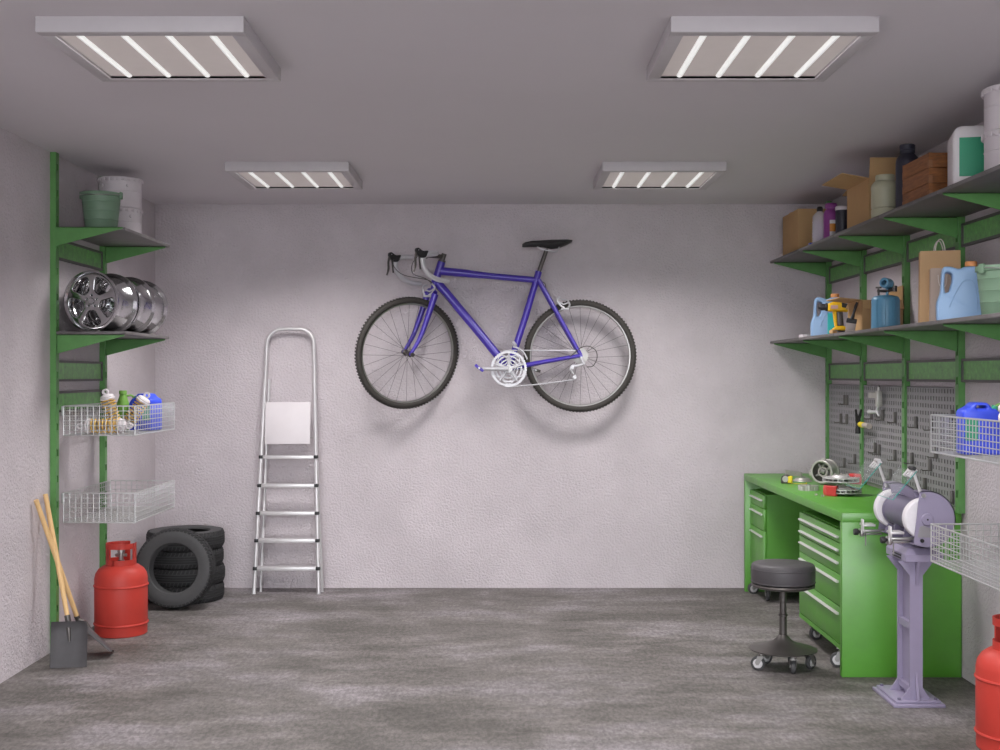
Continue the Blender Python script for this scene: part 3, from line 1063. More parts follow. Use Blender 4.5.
# ================================================================== bicycle on the back wall
def bicycle():
    S = 156.7
    t = thing('bicycle', 'purple racing bicycle with drop handlebars hanging on the back wall', 'bicycle', (0.055, 7.72, 1.4266))

    def P(px, py, y=0.0):
        return Vector(((px - 508.6) / S, y, (368.8 - py) / S))
    # --- frame
    HT, HB = P(441.6, 262.0), P(434.2, 285.0)
    ST, BB = P(538.8, 271.5), Vector((0, 0, 0))
    RH = P(580, 356)
    b = MB()
    b.cyl(HB, HT, 0.025, n=20)
    b.tube([P(440.2, 271), P(462, 273), P(490, 276), P(537.6, 280.2)], [0.026, 0.026, 0.02, 0.02], n=16)
    b.tube([P(437.5, 283), P(452, 300), P(475, 327.5), P(507, 367)], [0.029, 0.028, 0.027, 0.026], n=16)
    b.tube([ST, P(525, 318), BB], [0.0215, 0.0215, 0.021], n=16)
    b.cyl((0, -0.035, 0), (0, 0.035, 0), 0.022, n=20)
    for s in (-1, 1):
        b.tube([P(538.5, 280, 0.014 * s), P(551, 303, 0.03 * s), P(566, 330, 0.045 * s), P(580, 355, 0.06 * s)], [0.016, 0.0155, 0.014, 0.012], n=10)
        b.tube([(0, 0.02 * s, 0), P(535, 363.5, 0.04 * s), P(579, 355.8, 0.06 * s)], [0.015, 0.015, 0.012], n=10)
        b.cyl(P(580, 356, 0.052 * s), P(580, 356, 0.066 * s), 0.013, n=12)
    b.build('frame', 'bike_paint', t)
    MB().cyl(P(538.6, 272.5), P(546.5, 250.0), 0.0135, n=14).build('seat_post', 'dark_steel', t)
    # --- saddle
    sec = [(522.2, 245.6, 0.014, 0.02), (525, 244.6, 0.024, 0.034), (532, 243.8, 0.028, 0.042), (543, 243.6, 0.034, 0.048), (551, 244.2, 0.055, 0.064),
           (559, 243.8, 0.07, 0.058), (567, 242.2, 0.066, 0.036), (572, 241.2, 0.045, 0.012)]
    b = MB()
    n = 16
    vs, fs = [], []
    for (px, py, w, h) in sec:
        c = P(px, py)
        for k in range(n):
            a = 2 * PI * k / n
            zz = math.sin(a) * h / 2
            if zz > 0:
                zz *= 0.9
            vs.append((c.x, math.cos(a) * w, c.z + zz))
    for i in range(len(sec) - 1):
        for k in range(n):
            l = (k + 1) % n
            fs.append((i * n + k, i * n + l, (i + 1) * n + l, (i + 1) * n + k))
    fs += [tuple(range(n)), tuple(range((len(sec) - 1) * n, len(sec) * n))]
    b.add(vs, fs)
    sd = b.build('saddle', 'saddle', t, smooth=60)
    for s in (-1, 1):
        MB().tube(catmull([P(536.5, 246, 0.01 * s), P(541, 249, 0.02 * s), P(549, 251, 0.022 * s), P(556, 251.5, 0.03 * s), P(559.5, 246.5, 0.035 * s)], 5), 0.0038, n=8).build('saddle_rail', 'bike_silver', sd)
    MB().cyl(P(546.5, 250.5, -0.022), P(546.5, 250.5, 0.022), 0.011, n=12).build('seat_clamp', 'dark_steel', sd)

    # --- wheels
    def wheel_meshes():
        R = 0.3575
        a = MB()
        a.lathe([(R - 0.02 + 0.02 * math.cos(k * PI / 6), 0.019 * math.sin(k * PI / 6)) for k in range(12)], 96, RX(90), closed=True)
        kn = MB()
        N = 104
        for k in range(N):
            M = RY(360 * k / N) @ T(R, 0, 0)
            for y in (-0.009, 0.0, 0.009):
                kn.box(-0.003, 0.003, y - 0.0035, y + 0.0035, -0.005, 0.005, M)
        r = MB()
        r.lathe([(R - 0.036, -0.0105), (R - 0.036, 0.0105), (R - 0.044, 0.009), (R - 0.0475, 0.004), (R - 0.0475, -0.004), (R - 0.044, -0.009)], 96, RX(90), closed=True)
        h = MB()
        h.lathe([(0, -0.052), (0.006, -0.052), (0.006, -0.04), (0.02, -0.037), (0.02, -0.031), (0.011, -0.024), (0.011, 0.024), (0.02, 0.031), (0.02, 0.037), (0.006, 0.04), (0.006, 0.052), (0, 0.052)], 20, RX(90))
        sp = MB()
        sp.cyl((0.018, 0, 0), (R - 0.044, 0, 0), 0.00115, n=5)
        return a.mesh('tyre', 'bike_tyre'), kn.mesh('tread', 'bike_tyre', 0), r.mesh('rim', 'steel'), h.mesh('hub', 'dark_steel'), sp.mesh('spoke', 'dark_steel')
    WM = wheel_meshes()

    def wheel(M):
        e = bpy.data.objects.new('wheel', WM[2])
        COL.objects.link(e)
        e.parent = t
        e.matrix_local = M
        for nm, m in (('bicycle_tyre', WM[0]), ('tread_knobs', WM[1]), ('hub', WM[3])):
            o = bpy.data.objects.new(nm, m)
            COL.objects.link(o)
            o.parent = e
            if nm == 'tread_knobs':
                o['kind'] = 'stuff'
        for k in range(28):
            o = bpy.data.objects.new('spoke', WM[4])
            COL.objects.link(o)
            o.parent = e
            s = 1 if k % 2 else -1
            a = 360 * k / 28
            # hub flange side, slight crossing
            o.matrix_local = RY(a) @ T(0, 0.033 * s, 0) @ RZ(-math.degrees(math.atan2(0.033 * s, 0.30))) @ T(0, 0, 0.012 * (1 if (k // 2) % 2 else -1)) @ RY(2.2 * (1 if (k // 2) % 2 else -1))
    wheel(T(*RH))
    # --- everything that turns with the fork
    k = (HT - HB).normalized()
    STEER = Matrix.Translation(HB) @ Matrix.Rotation(math.radians(31), 4, k) @ Matrix.Translation(-HB)
    fwd = Vector((-k.z, 0, k.x))
    hub = HB - k * 0.466 + fwd * 0.03
    wheel(STEER @ T(*hub))
    crown = HB - k * 0.055
    b = MB()
    b.cyl(HB, crown, 0.017, n=16, M=STEER)
    b.tube([crown + Vector((0, -0.05, 0.004)), crown + Vector((0, -0.03, 0.014)), crown + Vector((0, 0.03, 0.014)), crown + Vector((0, 0.05, 0.004))], 0.017, n=12, M=STEER)
    for s in (-1, 1):
        o = Vector((0, 0.052 * s, 0))
        b.tube(catmull([crown + o, crown - k * 0.14 + o, crown - k * 0.29 + o + fwd * 0.006, hub + o + fwd * 0.004], 5), [0.023 - 0.013 * i / 15 for i in range(16)], n=12, M=STEER)
        b.cyl(hub + o * 0.85, hub + o * 1.28, 0.012, n=12, M=STEER)
    b.build('fork', 'bike_paint', t)
    b = MB()
    for s in (-1, 1):
        b.cyl(hub + Vector((0, 0.062 * s, 0)), hub + Vector((0, 0.074 * s, 0)), 0.0135, n=10, M=STEER)
    tag(b.build('axle_nuts', 'dark_steel', t), kind='stuff')
    # stem and headset
    top = HT + k * 0.035
    C = top + Vector((-0.13, 0, 0.008))
    b = MB()
    b.cyl(HT - k * 0.004, HT + k * 0.012, 0.0235, n=18, M=STEER)
    b.cyl(HT, top + k * 0.02, 0.0165, n=16, M=STEER)
    b.tube([top, top + (C - top) * 0.5, C], [0.015, 0.0135, 0.014], n=12, M=STEER)
    b.cyl(C + Vector((0, -0.022, 0)), C + Vector((0, 0.022, 0)), 0.019, n=16, M=STEER)
    b.build('stem', 'dark_steel', t)
    prof = [(0.0, 0.0, 0.0), (0.0, 0.10, 0.0), (0.0, 0.155, 0.0), (0.018, 0.185, 0.001), (0.06, 0.198, 0.001), (0.098, 0.2, -0.012), (0.116, 0.2, -0.045), (0.106, 0.2, -0.088),
            (0.07, 0.2, -0.134), (0.015, 0.2, -0.162), (-0.06, 0.2, -0.172)]
    b = MB()
    ROLL = STEER
    STEER = STEER @ Matrix.Translation(C) @ RX(-8) @ Matrix.Translation(-C)
    path = [C + Vector((-u, -y, z)) for (u, y, z) in prof[::-1]] + [C + Vector((-u, y, z)) for (u, y, z) in prof[1:]]
    b.tube(catmull(path, 5), 0.0155, n=12, M=STEER)
    b.build('handlebar', 'bike_silver', t)
    for s in (-1, 1):
        O = C + Vector((0, 0.2 * s, 0))
        h = MB()
        hood = round_poly([(-0.075, 0.016), (-0.115, 0.012), (-0.145, 0.034), (-0.16, 0.028), (-0.162, 0.006), (-0.14, -0.022), (-0.112, -0.036), (-0.092, -0.022)], 0.012, 3)
        h.shape([hood], -0.016, 0.016, 'XZ', 0.006, STEER @ T(*O))
        hd = h.build('brake_hood', 'black_plastic', t)
        l = MB()
        l.tube(catmull([O + Vector((-0.152, 0, 0.012)), O + Vector((-0.164, 0, -0.03)), O + Vector((-0.165, 0, -0.075)), O + Vector((-0.178, 0, -0.115))], 5), [0.008] * 4 + [0.007] * 8 + [0.0055] * 4, n=8, M=STEER)
        l.tube([O + Vector((-0.14, 0, -0.005)), O + Vector((-0.136, 0, -0.05)), O + Vector((-0.132, 0, -0.1))], 0.0055, n=6, M=STEER)
        l.build('brake_lever', 'dark_steel', hd)
        MB().cyl(O + Vector((-0.146, 0.0165 * s, 0.018)), O + Vector((-0.146, -0.0165 * s, 0.018)), 0.003, n=8, M=STEER).build('lever_pin', 'bike_silver', hd)
        # housing from lever to the frame
        ca = MB()
        e = P(452, 306, -0.03) if s < 0 else P(431, 284, -0.024)
        pts = [STEER @ (O + Vector((-0.13, -0.012 * s, -0.01))), STEER @ (O + Vector((-0.155, -0.06 * s, -0.06))), STEER @ (C + Vector((-0.12, 0.07 * s, -0.12))),
               HB + Vector((-0.04, -0.03, 0.03)), (HB + e) / 2 + Vector((0, -0.02, 0)), e]
        ca.tube(catmull(pts, 6), 0.0024, n=6)
        ca.build('brake_cable', 'dark_steel', t)
    STEER = ROLL
    # brakes
    def brake(M, lab):
        b = MB()
        b.tube(catmull([(0.0, -0.03, 0.045), (0.02, -0.034, 0.02), (0.0, -0.04, -0.01), (-0.025, -0.04, -0.028)], 5), 0.006, n=8, M=M)
        b.tube(catmull([(-0.01, 0.02, 0.03), (-0.045, 0.0, 0.022), (-0.06, -0.03, -0.005), (-0.05, -0.036, -0.025)], 5), 0.006, n=8, M=M)
        b.tube([(0.01, -0.038, 0.01), (-0.02, -0.038, -0.005), (-0.05, -0.038, 0.006)], 0.005, n=8, M=M)
        br = b.build('brake_caliper', 'bike_silver', t)
        c = MB()
        c.box(-0.055, -0.005, -0.045, -0.03, -0.04, -0.028, M, bev=0.002)
        c.build('brake_pad', 'bike_silver', br)
    brake(STEER @ T(*(crown + Vector((-0.018, -0.005, 0.02)))), '')
    brake(T(*P(560, 304)) @ Matrix.Scale(-1, 4, (1, 0, 0)), '')
    # --- drivetrain on the near side
    def ring(R, r, y, holes=0, th=0.003, teeth=0):
        m = MB()
        lp = []
        if teeth:
            for i in range(teeth * 2):
                rr = R + (0.003 if i % 2 else -0.001)
                a = 2 * PI * i / (teeth * 2)
                lp.append((rr * math.cos(a), rr * math.sin(a)))
        else:
            lp = circle2(R, 48)
        m.shape([lp, circle2(r, 40)], y - th, y + th, 'XZ')
        return m
    m = ring(0.113, 0.099, -0.062, teeth=46)
    cr = m.build('chainring', 'bike_silver', t)
    m = ring(0.084, 0.076, -0.052, teeth=36)
    m.build('chainring', 'bike_silver', t)
    m = ring(0.06, 0.053, -0.044, teeth=28)
    m.build('chainring', 'bike_silver', t)
    m = MB()
    for i in range(5):
        a = 2 * PI * i / 5 + 0.3
        m.tube([(0.018 * math.cos(a), -0.064, 0.018 * math.sin(a)), (0.06 * math.cos(a), -0.066, 0.06 * math.sin(a)), (0.1 * math.cos(a), -0.064, 0.1 * math.sin(a))], [0.013, 0.007, 0.005], n=8)
        # round openings between the arms
        c = (0.066 * math.cos(a + PI / 5), 0.066 * math.sin(a + PI / 5))
        m.lathe([(0.033, -0.0015), (0.033, 0.0015), (0.028, 0.0015), (0.028, -0.0015)], 24, T(c[0], -0.06, c[1]) @ RX(90), closed=True)
    m.cyl((0, -0.085, 0), (0, -0.04, 0), 0.024, n=24)
    m.build('spider', 'bike_silver', t)
    m = MB()
    m.tube([(0.0, -0.082, 0), (-0.06, -0.086, -0.001), (-0.165, -0.09, 0.0)], [0.017, 0.0125, 0.0115], n=10)
    ca = m.build('crank_arm', 'bike_silver', t)
    MB().lathe([(0, -0.006), (0.013, -0.006), (0.013, 0.0), (0, 0)], 16, T(0, -0.094, 0) @ RX(90)).build('crank_bolt', 'steel', ca)
    m = MB()
    m.tube([(0.0, 0.06, 0), (0.165, 0.07, -0.005)], [0.014, 0.0115], n=10)
    m.build('crank_arm', 'bike_silver', t)

    def pedal(x, y, z, rot, matn):
        M = T(x, y, z) @ RY(rot)
        b = MB()
        b.box(-0.032, 0.032, -0.045, -0.038, -0.009, 0.009, M, bev=0.002)
        b.box(-0.032, 0.032, 0.0, 0.007, -0.009, 0.009, M, bev=0.002)
        b.box(-0.032, -0.024, -0.04, 0.002, -0.009, 0.009, M, bev=0.002)
        b.box(0.024, 0.032, -0.04, 0.002, -0.009, 0.009, M, bev=0.002)
        p = b.build('pedal', matn, t)
        MB().cyl((x, y - 0.05, z), (x, y + 0.03, z), 0.007, n=10).build('pedal_axle', 'bike_silver', p)
    pedal(-0.185, -0.115, 0.004, 38, 'bike_paint')
    pedal(0.175, 0.118, -0.008, 15, 'dark_steel')
    # cassette, derailleurs, chain
    m = MB()
    for i, r in enumerate((0.05, 0.043, 0.036, 0.03)):
        m.cyl((RH.x, -0.03 - 0.006 * i, RH.z), (RH.x, -0.033 - 0.006 * i, RH.z), r, n=28)
    m.build('cassette', 'disc_grey', t)
    m = MB()
    y = -0.062
    a = P(576, 362, y)
    m.tube([P(580, 357, y), P(583, 364, y), P(577, 366, y)], [0.01, 0.011, 0.009], n=10)
    m.tube([P(577, 366, y), P(571, 366, y), P(569.5, 369, y), P(573, 374, y)], [0.009, 0.008, 0.008, 0.006], n=8)
    for (px, py) in ((571.5, 367.5), (574, 377)):
        q = P(px, py, y)
        m.cyl((q.x, y - 0.008, q.z), (q.x, y + 0.006, q.z), 0.012, n=16)
    m.build('rear_derailleur', 'bike_silver', t)
    m = MB()
    m.tube([P(513.5, 343, -0.03), P(515.5, 346.5, -0.06)], 0.012, n=10)
    cage = [P(513, 347, -0.07), P(519, 349, -0.07), P(524, 353.5, -0.07), P(527, 359.5, -0.07)]
    m.tube(catmull(cage, 5), 0.0055, n=8)
    m.build('front_derailleur', 'bike_silver', t)
    m = MB()
    loop = [P(500, 383.5, -0.062), P(506, 386.7, -0.062), P(513, 386.5, -0.062), P(540, 384.0, -0.062), P(573.5, 379.6, -0.06)]
    m.tube(catmull(loop, 5), 0.0042, n=6)
    m.tube([P(503, 351.2, -0.062), P(511, 350.6, -0.062), P(545, 350.6, -0.055), P(576, 350.6, -0.05)], 0.0042, n=6)
    m.build('chain', 'bike_silver', t)
    m = MB()
    m.tube(catmull([P(569, 357, -0.066), P(573, 354, -0.07), P(580, 348, -0.07), P(588, 346.5, -0.07), P(595, 351, -0.07), P(596, 359, -0.07), P(592, 366, -0.068), P(586, 367, -0.064)], 6), 0.003, n=6)
    m.build('shift_cable', 'dark_steel', t)
    m = MB()
    m.tube(catmull([P(541, 281.5, -0.012), P(545, 284, -0.012), P(546, 291, -0.012), P(549, 297, -0.014), P(553, 301, -0.02)], 6), 0.0028, n=6)
    m.build('rear_brake_cable', 'dark_steel', t)
    for (px, py) in ((478.5, 327), (485, 335)):
        q = P(px, py, 0)
        MB().cyl(q + Vector((0.0, 0, 0)), q + Vector((0.006, -0.0, 0.007)), 0.004, n=8).build('bottle_boss', 'bike_silver', t)


bicycle()


# ================================================================== ladder
def ladder():
    t = thing('step_ladder', 'folded aluminium step ladder leaning on the back wall', 'ladder', (-1.353, 7.66, 0))
    H0 = 1.70
    yt = 0.165

    def Y(z, off=0.0):
        return off + yt * z / H0

    def hw(z):
        return 0.199 - 0.053 * min(z / 1.55, 1.0)
    # front stile: one bent tube
    b = MB()
    pts = []
    for z in (0.0, 0.4, 0.8, 1.2, 1.55):
        pts.append((-hw(z) - 0.006, Y(z), z))
    r = 0.10
    xh = hw(1.6) + 0.006
    for k in range(1, 8):
        a = PI - k * PI / 16
        pts.append((-xh + r + r * math.cos(a), Y(1.58 + r * math.sin(a)), 1.585 + r * math.sin(a)))
    mir = [(-x, y, z) for (x, y, z) in pts[::-1]]
    path = pts + [(0, Y(1.685), 1.685)] + mir
    b.tube(path, 0.0125, n=12)
    b.build('front_frame', 'aluminium', t)
    b = MB()
    for s in (-1, 1):
        MB().tube([(s * (hw(0) - 0.002) + 0.02, 0.075, 0.0), (s * (hw(1.3) - 0.012) + 0.006, Y(1.36, 0.02), 1.36)], 0.009, n=8).build('rear_leg', 'aluminium', t)
        for z in (0.0,):
            MB().cyl((s * (hw(0) + 0.006), 0, 0.0), (s * (hw(0) + 0.006), Y(0.03), 0.03), 0.013, n=12).build('foot_cap', 'aluminium', t)
    for z in (0.165, 0.34, 0.512, 0.687, 0.868):
        w = hw(z)
        st = MB()
        y = Y(z)
        st.box(-w - 0.002, w + 0.002, y - 0.012, y + 0.066, z - 0.003, z + 0.003, bev=0.001)
        st.box(-w - 0.002, w + 0.002, y - 0.014, y - 0.010, z - 0.018, z + 0.004, bev=0.001)
        sp = st.build('tread', 'aluminium', t)
        for s in (-1, 1):
            MB().box(s * (w + 0.006) - 0.013, s * (w + 0.006) + 0.013, y - 0.021, y + 0.014, z - 0.015, z + 0.006, bev=0.003).build('tread_clip', 'black_plastic', sp)
    # folded platform plate
    M = T(0, Y(1.0) - 0.012, 0.945) @ RX(-5.5)
    MB().box(-0.152, 0.138, -0.008, 0.004, 0.0, 0.268, M, bev=0.002).build('platform', 'ladder_white', t)
    MB().cyl((-hw(1.0) - 0.0, Y(0.985), 0.985), (hw(1.0), Y(0.985), 0.985), 0.004, n=8).build('platform_rod', 'steel', t)


ladder()


# ================================================================== tyres
def tyre_meshes():
    R, r, w = 0.236, 0.145, 0.108
    h = w / 2
    body = [(r, -h * 0.72), (r + 0.006, -h * 0.9), (r + 0.03, -h), (R - 0.03, -h), (R - 0.012, -h * 0.86), (R - 0.006, -h * 0.6),
            (R - 0.006, h * 0.6), (R - 0.012, h * 0.86), (R - 0.03, h), (r + 0.03, h), (r + 0.006, h * 0.9), (r, h * 0.72), (r + 0.03, h * 0.5), (R - 0.03, h * 0.3),
            (R - 0.03, -h * 0.3), (r + 0.03, -h * 0.5)]
    b = MB()
    b.lathe(body, 64, closed=True)
    t = MB()
    N = 60
    for k in range(N):
        M = RZ(360 * k / N)
        for (z0, z1, sk) in ((-h * 0.92, -h * 0.48, 1), (h * 0.48, h * 0.92, -1)):
            vs = []
            for (z, rr) in ((z0, R - 0.009 if abs(z0) > abs(z1) else R), (z1, R - 0.009 if abs(z1) > abs(z0) else R)):
                off = 0.006 * sk if abs(z) < h * 0.6 else -0.003 * sk
                for (rad, yy) in ((rr - 0.016, -0.0085), (rr - 0.016, 0.0085), (rr, 0.0085), (rr, -0.0085)):
                    vs.append((rad, yy + off, z))
            t.add(vs, [(0, 1, 2, 3), (4, 7, 6, 5), (0, 4, 5, 1), (1, 5, 6, 2), (2, 6, 7, 3), (3, 7, 4, 0)], M)
    for z in (-h * 0.27, 0.0, h * 0.27):
        t.lathe([(R - 0.012, z - h * 0.09), (R, z - h * 0.09), (R, z + h * 0.09), (R - 0.012, z + h * 0.09)], 64, closed=True)
    return b.mesh('sidewall', 'rubber_side'), t.mesh('tread', 'rubber', 0)


def tyres():
    bm_, tm_ = tyre_meshes()
    lab = ['black car tyre at the bottom of the stack in the left corner', 'second tyre from the floor in the stack of black tyres',
           'third tyre from the floor in the stack of black tyres', 'black car tyre lying on top of the stack in the left corner']
    first = None
    for i in range(4):
        t = thing('tyre', lab[i], 'tyre', (-1.95 + (0, 0.004, -0.004, 0.003)[i], 7.5 + (0, 0.003, 0.0, -0.003)[i], 0.054 + 0.108 * i), (0, 0, 11 * i), 'black car tyres')
        for nm, m in (('sidewall', bm_), ('tread', tm_)):
            o = bpy.data.objects.new(nm, m)
            COL.objects.link(o)
            o.parent = t
            if nm == 'tread':
                o['kind'] = 'stuff'
        first = t
    dup(first, 'black car tyre standing upright in front of the tyre stack', (-1.925, 7.178, 0.2415), (83.5, 0, -2))


tyres()


# ================================================================== red gas cylinders
def gas_cylinder():
    t = thing('gas_cylinder', 'red gas cylinder on the floor by the left wall', 'gas cylinder', (-2.035, 6.5, 0), group='red gas cylinders')
    R = 0.138
    b = MB()
    b.lathe([(0, 0.012), (R - 0.006, 0.0), (R - 0.002, 0.004), (R - 0.002, 0.05), (R, 0.056), (R, 0.3), (R - 0.006, 0.325), (R - 0.02, 0.348), (R - 0.045, 0.366), (R - 0.08, 0.376), (0, 0.379)], 56)
    b.build('body', 'red_paint', t)
    for z in (0.06, 0.262):
        MB().lathe([(R - 0.003 + 0.0085 * math.cos(a), z + 0.0075 * math.sin(a)) for a in [2 * PI * k / 8 for k in range(8)]], 56, closed=True).build('hoop', 'red_paint', t)
    # valve collar: curved sheet with window cut-outs and an open gap at the back
    c = MB()
    r0, r1 = 0.074, 0.079
    n = 72

    def wall(a0, a1, z0, z1):
        k = max(2, int((a1 - a0) / 5))
        pts_o = [(r1 * math.cos(math.radians(a0 + (a1 - a0) * i / k)), r1 * math.sin(math.radians(a0 + (a1 - a0) * i / k))) for i in range(k + 1)]
        pts_i = [(r0 * math.cos(math.radians(a0 + (a1 - a0) * i / k)), r0 * math.sin(math.radians(a0 + (a1 - a0) * i / k))) for i in range(k + 1)]
        for i in range(k):
            c.prism([pts_o[i], pts_o[i + 1], pts_i[i + 1], pts_i[i]], z0, z1, 'XY')
    wall(-290, 20, 0.37, 0.40)      # foot band
    wall(-290, 20, 0.458, 0.486)    # top band
    for (a0, a1) in ((-290, -262), (-160, -118), (-22, 20)):
        wall(a0, a1, 0.40, 0.458)
    c.build('collar', 'red_paint', t)
    v = MB()
    v.lathe([(0, 0.376), (0.018, 0.376), (0.018, 0.392), (0.012, 0.396), (0.012, 0.43), (0.02, 0.434), (0.02, 0.452), (0, 0.452)], 16)
    v.cyl((-0.03, 0, 0.42), (0.03, 0, 0.42), 0.009, n=10)
    v.build('valve', 'steel', t)
    v = MB()
    v.lathe([(0, 0.452), (0.03, 0.452), (0.033, 0.46), (0.03, 0.47), (0, 0.473)], 12)
    v.build('valve_knob', 'dark_steel', t)
    return t


gc = gas_cylinder()
dup(gc, 'red gas cylinder cut off by the right picture edge', (1.912, 4.49, 0), (0, 0, 35))


# ================================================================== shovels
def blade_mesh(w=0.168, h=0.215):
    b = MB()
    nx, nz = 8, 8
    vs, fs = [], []
    for j in range(nz + 1):
        for i in range(nx + 1):
            u, v = -1 + 2 * i / nx, j / nz
            x = u * w / 2 * (0.94 if v > 0.99 else 1.0)
            y = -0.022 * (abs(u) ** 4) * (0.4 + 0.6 * v) - 0.02 * max(0, (v - 0.82) / 0.18) ** 2
            vs.append((x, y, v * h))
    for j in range(nz):
        for i in range(nx):
            a = j * (nx + 1) + i
            fs.append((a, a + 1, a + nx + 2, a + nx + 1))
    m = len(vs)
    vs2 = vs + [(x, y + 0.003, z) for (x, y, z) in vs]
    f2 = fs + [tuple(i + m for i in f[::-1]) for f in fs]
    rim = [i for i in range(nx + 1)] + [(j + 1) * (nx + 1) - 1 for j in range(1, nz + 1)] + [nz * (nx + 1) + i for i in range(nx - 1, -1, -1)] + [j * (nx + 1) for j in range(nz - 1, 0, -1)]
    for k in range(len(rim)):
        a, c = rim[k], rim[(k + 1) % len(rim)]
        f2.append((a, c, c + m, a + m))
    return b.add(vs2, f2)


def shovels():
    G_ = 'square shovels with wooden handles'
    # front shovel: blade upright facing the room, handle to the wall
    t = thing('shovel', 'front square shovel with grey blade facing out and light wooden handle', 'shovel', (-2.045, 5.735, 0), group=G_)
    M = RZ(9) @ RX(-12)
    blade_mesh().build('blade', 'blade_grey', t).matrix_local = M
    org = Vector(t.location)
    p0 = M @ Vector((0.0, 0.004, 0.165))
    p_mid = Vector((-2.085, 5.835, 0.217)) - org
    p1 = Vector((XL + 0.018, 5.93, 0.803)) - org
    d = (p1 - p_mid).normalized()
    MB().tube([p_mid - d * 0.055, p_mid + (p1 - p_mid) * 0.5, p1], [0.011, 0.0125, 0.0115], n=12).build('handle', 'handle_wood', t)
    MB().tube([M @ Vector((-0.0, -0.004, 0.12)), M @ Vector((-0.006, 0.0, 0.18)), p_mid - d * 0.035, p_mid + d * 0.012], [0.004, 0.012, 0.0145, 0.0145], n=12).build('socket', 'dark_steel', t)
    # rear shovel: blade turned edge-on
    t = thing('shovel', 'rear square shovel with its blade turned edge-on behind the front one', 'shovel', (-1.915, 5.955, 0), group=G_)
    org = Vector(t.location)
    # blade runs from the floor up towards the wall
    up_ = Vector((-0.72, 0.0, 0.694))
    wd_ = Vector((0.22, -0.95, 0.2))
    wd_ = (wd_ - up_ * wd_.dot(up_)).normalized()
    nr_ = up_.cross(wd_)
    Mb = Matrix(((wd_.x, nr_.x, up_.x, 0), (wd_.y, nr_.y, up_.y, 0.03), (wd_.z, nr_.z, up_.z, 0.024), (0, 0, 0, 1)))
    blade_mesh().build('blade', 'blade_grey', t).matrix_local = Mb
    q0 = Vector((-2.085, 5.985, 0.17)) - org
    q1 = Vector((XL + 0.018, 5.81, 0.787)) - org
    d = (q1 - q0).normalized()
    MB().tube([q0, q0 + (q1 - q0) * 0.5, q1], [0.0115, 0.0125, 0.0115], n=12).build('handle', 'handle_wood', t)
    MB().tube([Mb @ Vector((0, 0.0, 0.14)), Mb @ Vector((0, 0.004, 0.19)), q0 + d * 0.005, q0 + d * 0.03], [0.004, 0.011, 0.0142, 0.0142], n=12).build('socket', 'dark_steel', t)


shovels()


# ================================================================== goods on the shelves
Z1, Z2 = SZ           # lower and upper shelf tops


def lathe_obj(name, prof, m, parent, n=36):
    return MB().lathe(prof, n).build(name, m, parent)


# ------------------------------------------------------------------ green buckets
def bucket():
    t = thing('bucket', 'dull green plastic bucket on the left top shelf', 'bucket', (-2.06, 6.25, Z2), group='green plastic buckets')
    r0, r1, h = 0.078, 0.099, 0.2
    prof = [(0, 0.0), (r0 - 0.003, 0.0), (r0, 0.004)]
    for z in (0.06, 0.105, 0.15):
        r = r0 + (r1 - r0) * z / h
        prof += [(r, z - 0.002), (r + 0.0018, z), (r, z + 0.002)]
    prof += [(r1 - 0.002, h - 0.022), (r1 + 0.004, h - 0.02), (r1 + 0.004, h - 0.004), (r1 + 0.002, h), (r1 - 0.003, h), (r0 - 0.004, 0.006), (0, 0.006)]
    lathe_obj('body', prof, 'bucket_green', t, 40)
    for s in (-1, 1):
        MB().box(s * (r1 + 0.004) - 0.006, s * (r1 + 0.004) + 0.006, -0.014, 0.014, h - 0.03, h + 0.006, bev=0.003).build('lug', 'bucket_green', t)
    a = [(math.cos(PI * k / 12) * (r1 + 0.006), -math.sin(PI * k / 12) * (r1 + 0.008), h - 0.008 - 0.012 * math.sin(PI * k / 12)) for k in range(13)]
    MB().tube(a, 0.0022, n=6).build('handle', 'steel', t)
    return t


bu = bucket()
dup(bu, 'dull green plastic bucket on the lower right shelf by the picture edge', (1.937, 4.655, Z1), (0, 0, 20))


# ------------------------------------------------------------------ white metal pails with crimped lids
def pail():
    t = thing('pail', 'upper white lidded pail of the pair on the left top shelf', 'pail', (-2.07, 6.6, Z2 + 0.1645), group='white lidded pails')
    r, h = 0.1135, 0.148
    prof = [(0, 0.004), (r - 0.006, 0.0), (r - 0.002, 0.003), (r - 0.002, h * 0.6), (r, h * 0.61), (r, h * 0.63), (r - 0.002, h * 0.64), (r - 0.001, h), (0, h)]
    lathe_obj('body', prof, 'pail_white', t, 44)
    lid = lathe_obj('lid', [(0, h + 0.004), (r - 0.012, h + 0.004), (r - 0.01, h + 0.016), (r, h + 0.0165), (r + 0.006, h + 0.013), (r + 0.006, h + 0.002), (r + 0.001, h - 0.004), (r - 0.001, h - 0.003)],
                    'pail_white', t, 44)
    c = MB()
    for k in range(24):
        M = RZ(15 * k)
        c.box(r + 0.0045, r + 0.0085, -0.009, 0.009, h - 0.008, h + 0.009, M, bev=0.001)
    tag(c.build('crimps', 'pail_white', lid), kind='stuff')
    for s in (-1, 1):
        MB().lathe([(0, -0.004), (0.008, -0.004), (0.01, 0.0), (0.008, 0.005), (0, 0.006)], 12, T(s * r * 0.6, -r * 0.8, h - 0.03) @ RZ(math.degrees(math.atan2(-0.8, s * 0.6))) @ RY(90)).build('ear', 'pail_white', t)
    return t


pa = pail()
dup(pa, 'lower white lidded pail of the pair on the left top shelf', (-2.07, 6.6, Z2), (0, 0, 9))
dup(pa, 'upper white lidded pail cut off by the right picture edge', (1.92, 4.5, Z2 + 0.1645), (0, 0, 4))
dup(pa, 'lower white lidded pail cut off by the right picture edge', (1.92, 4.5, Z2), (0, 0, -12))


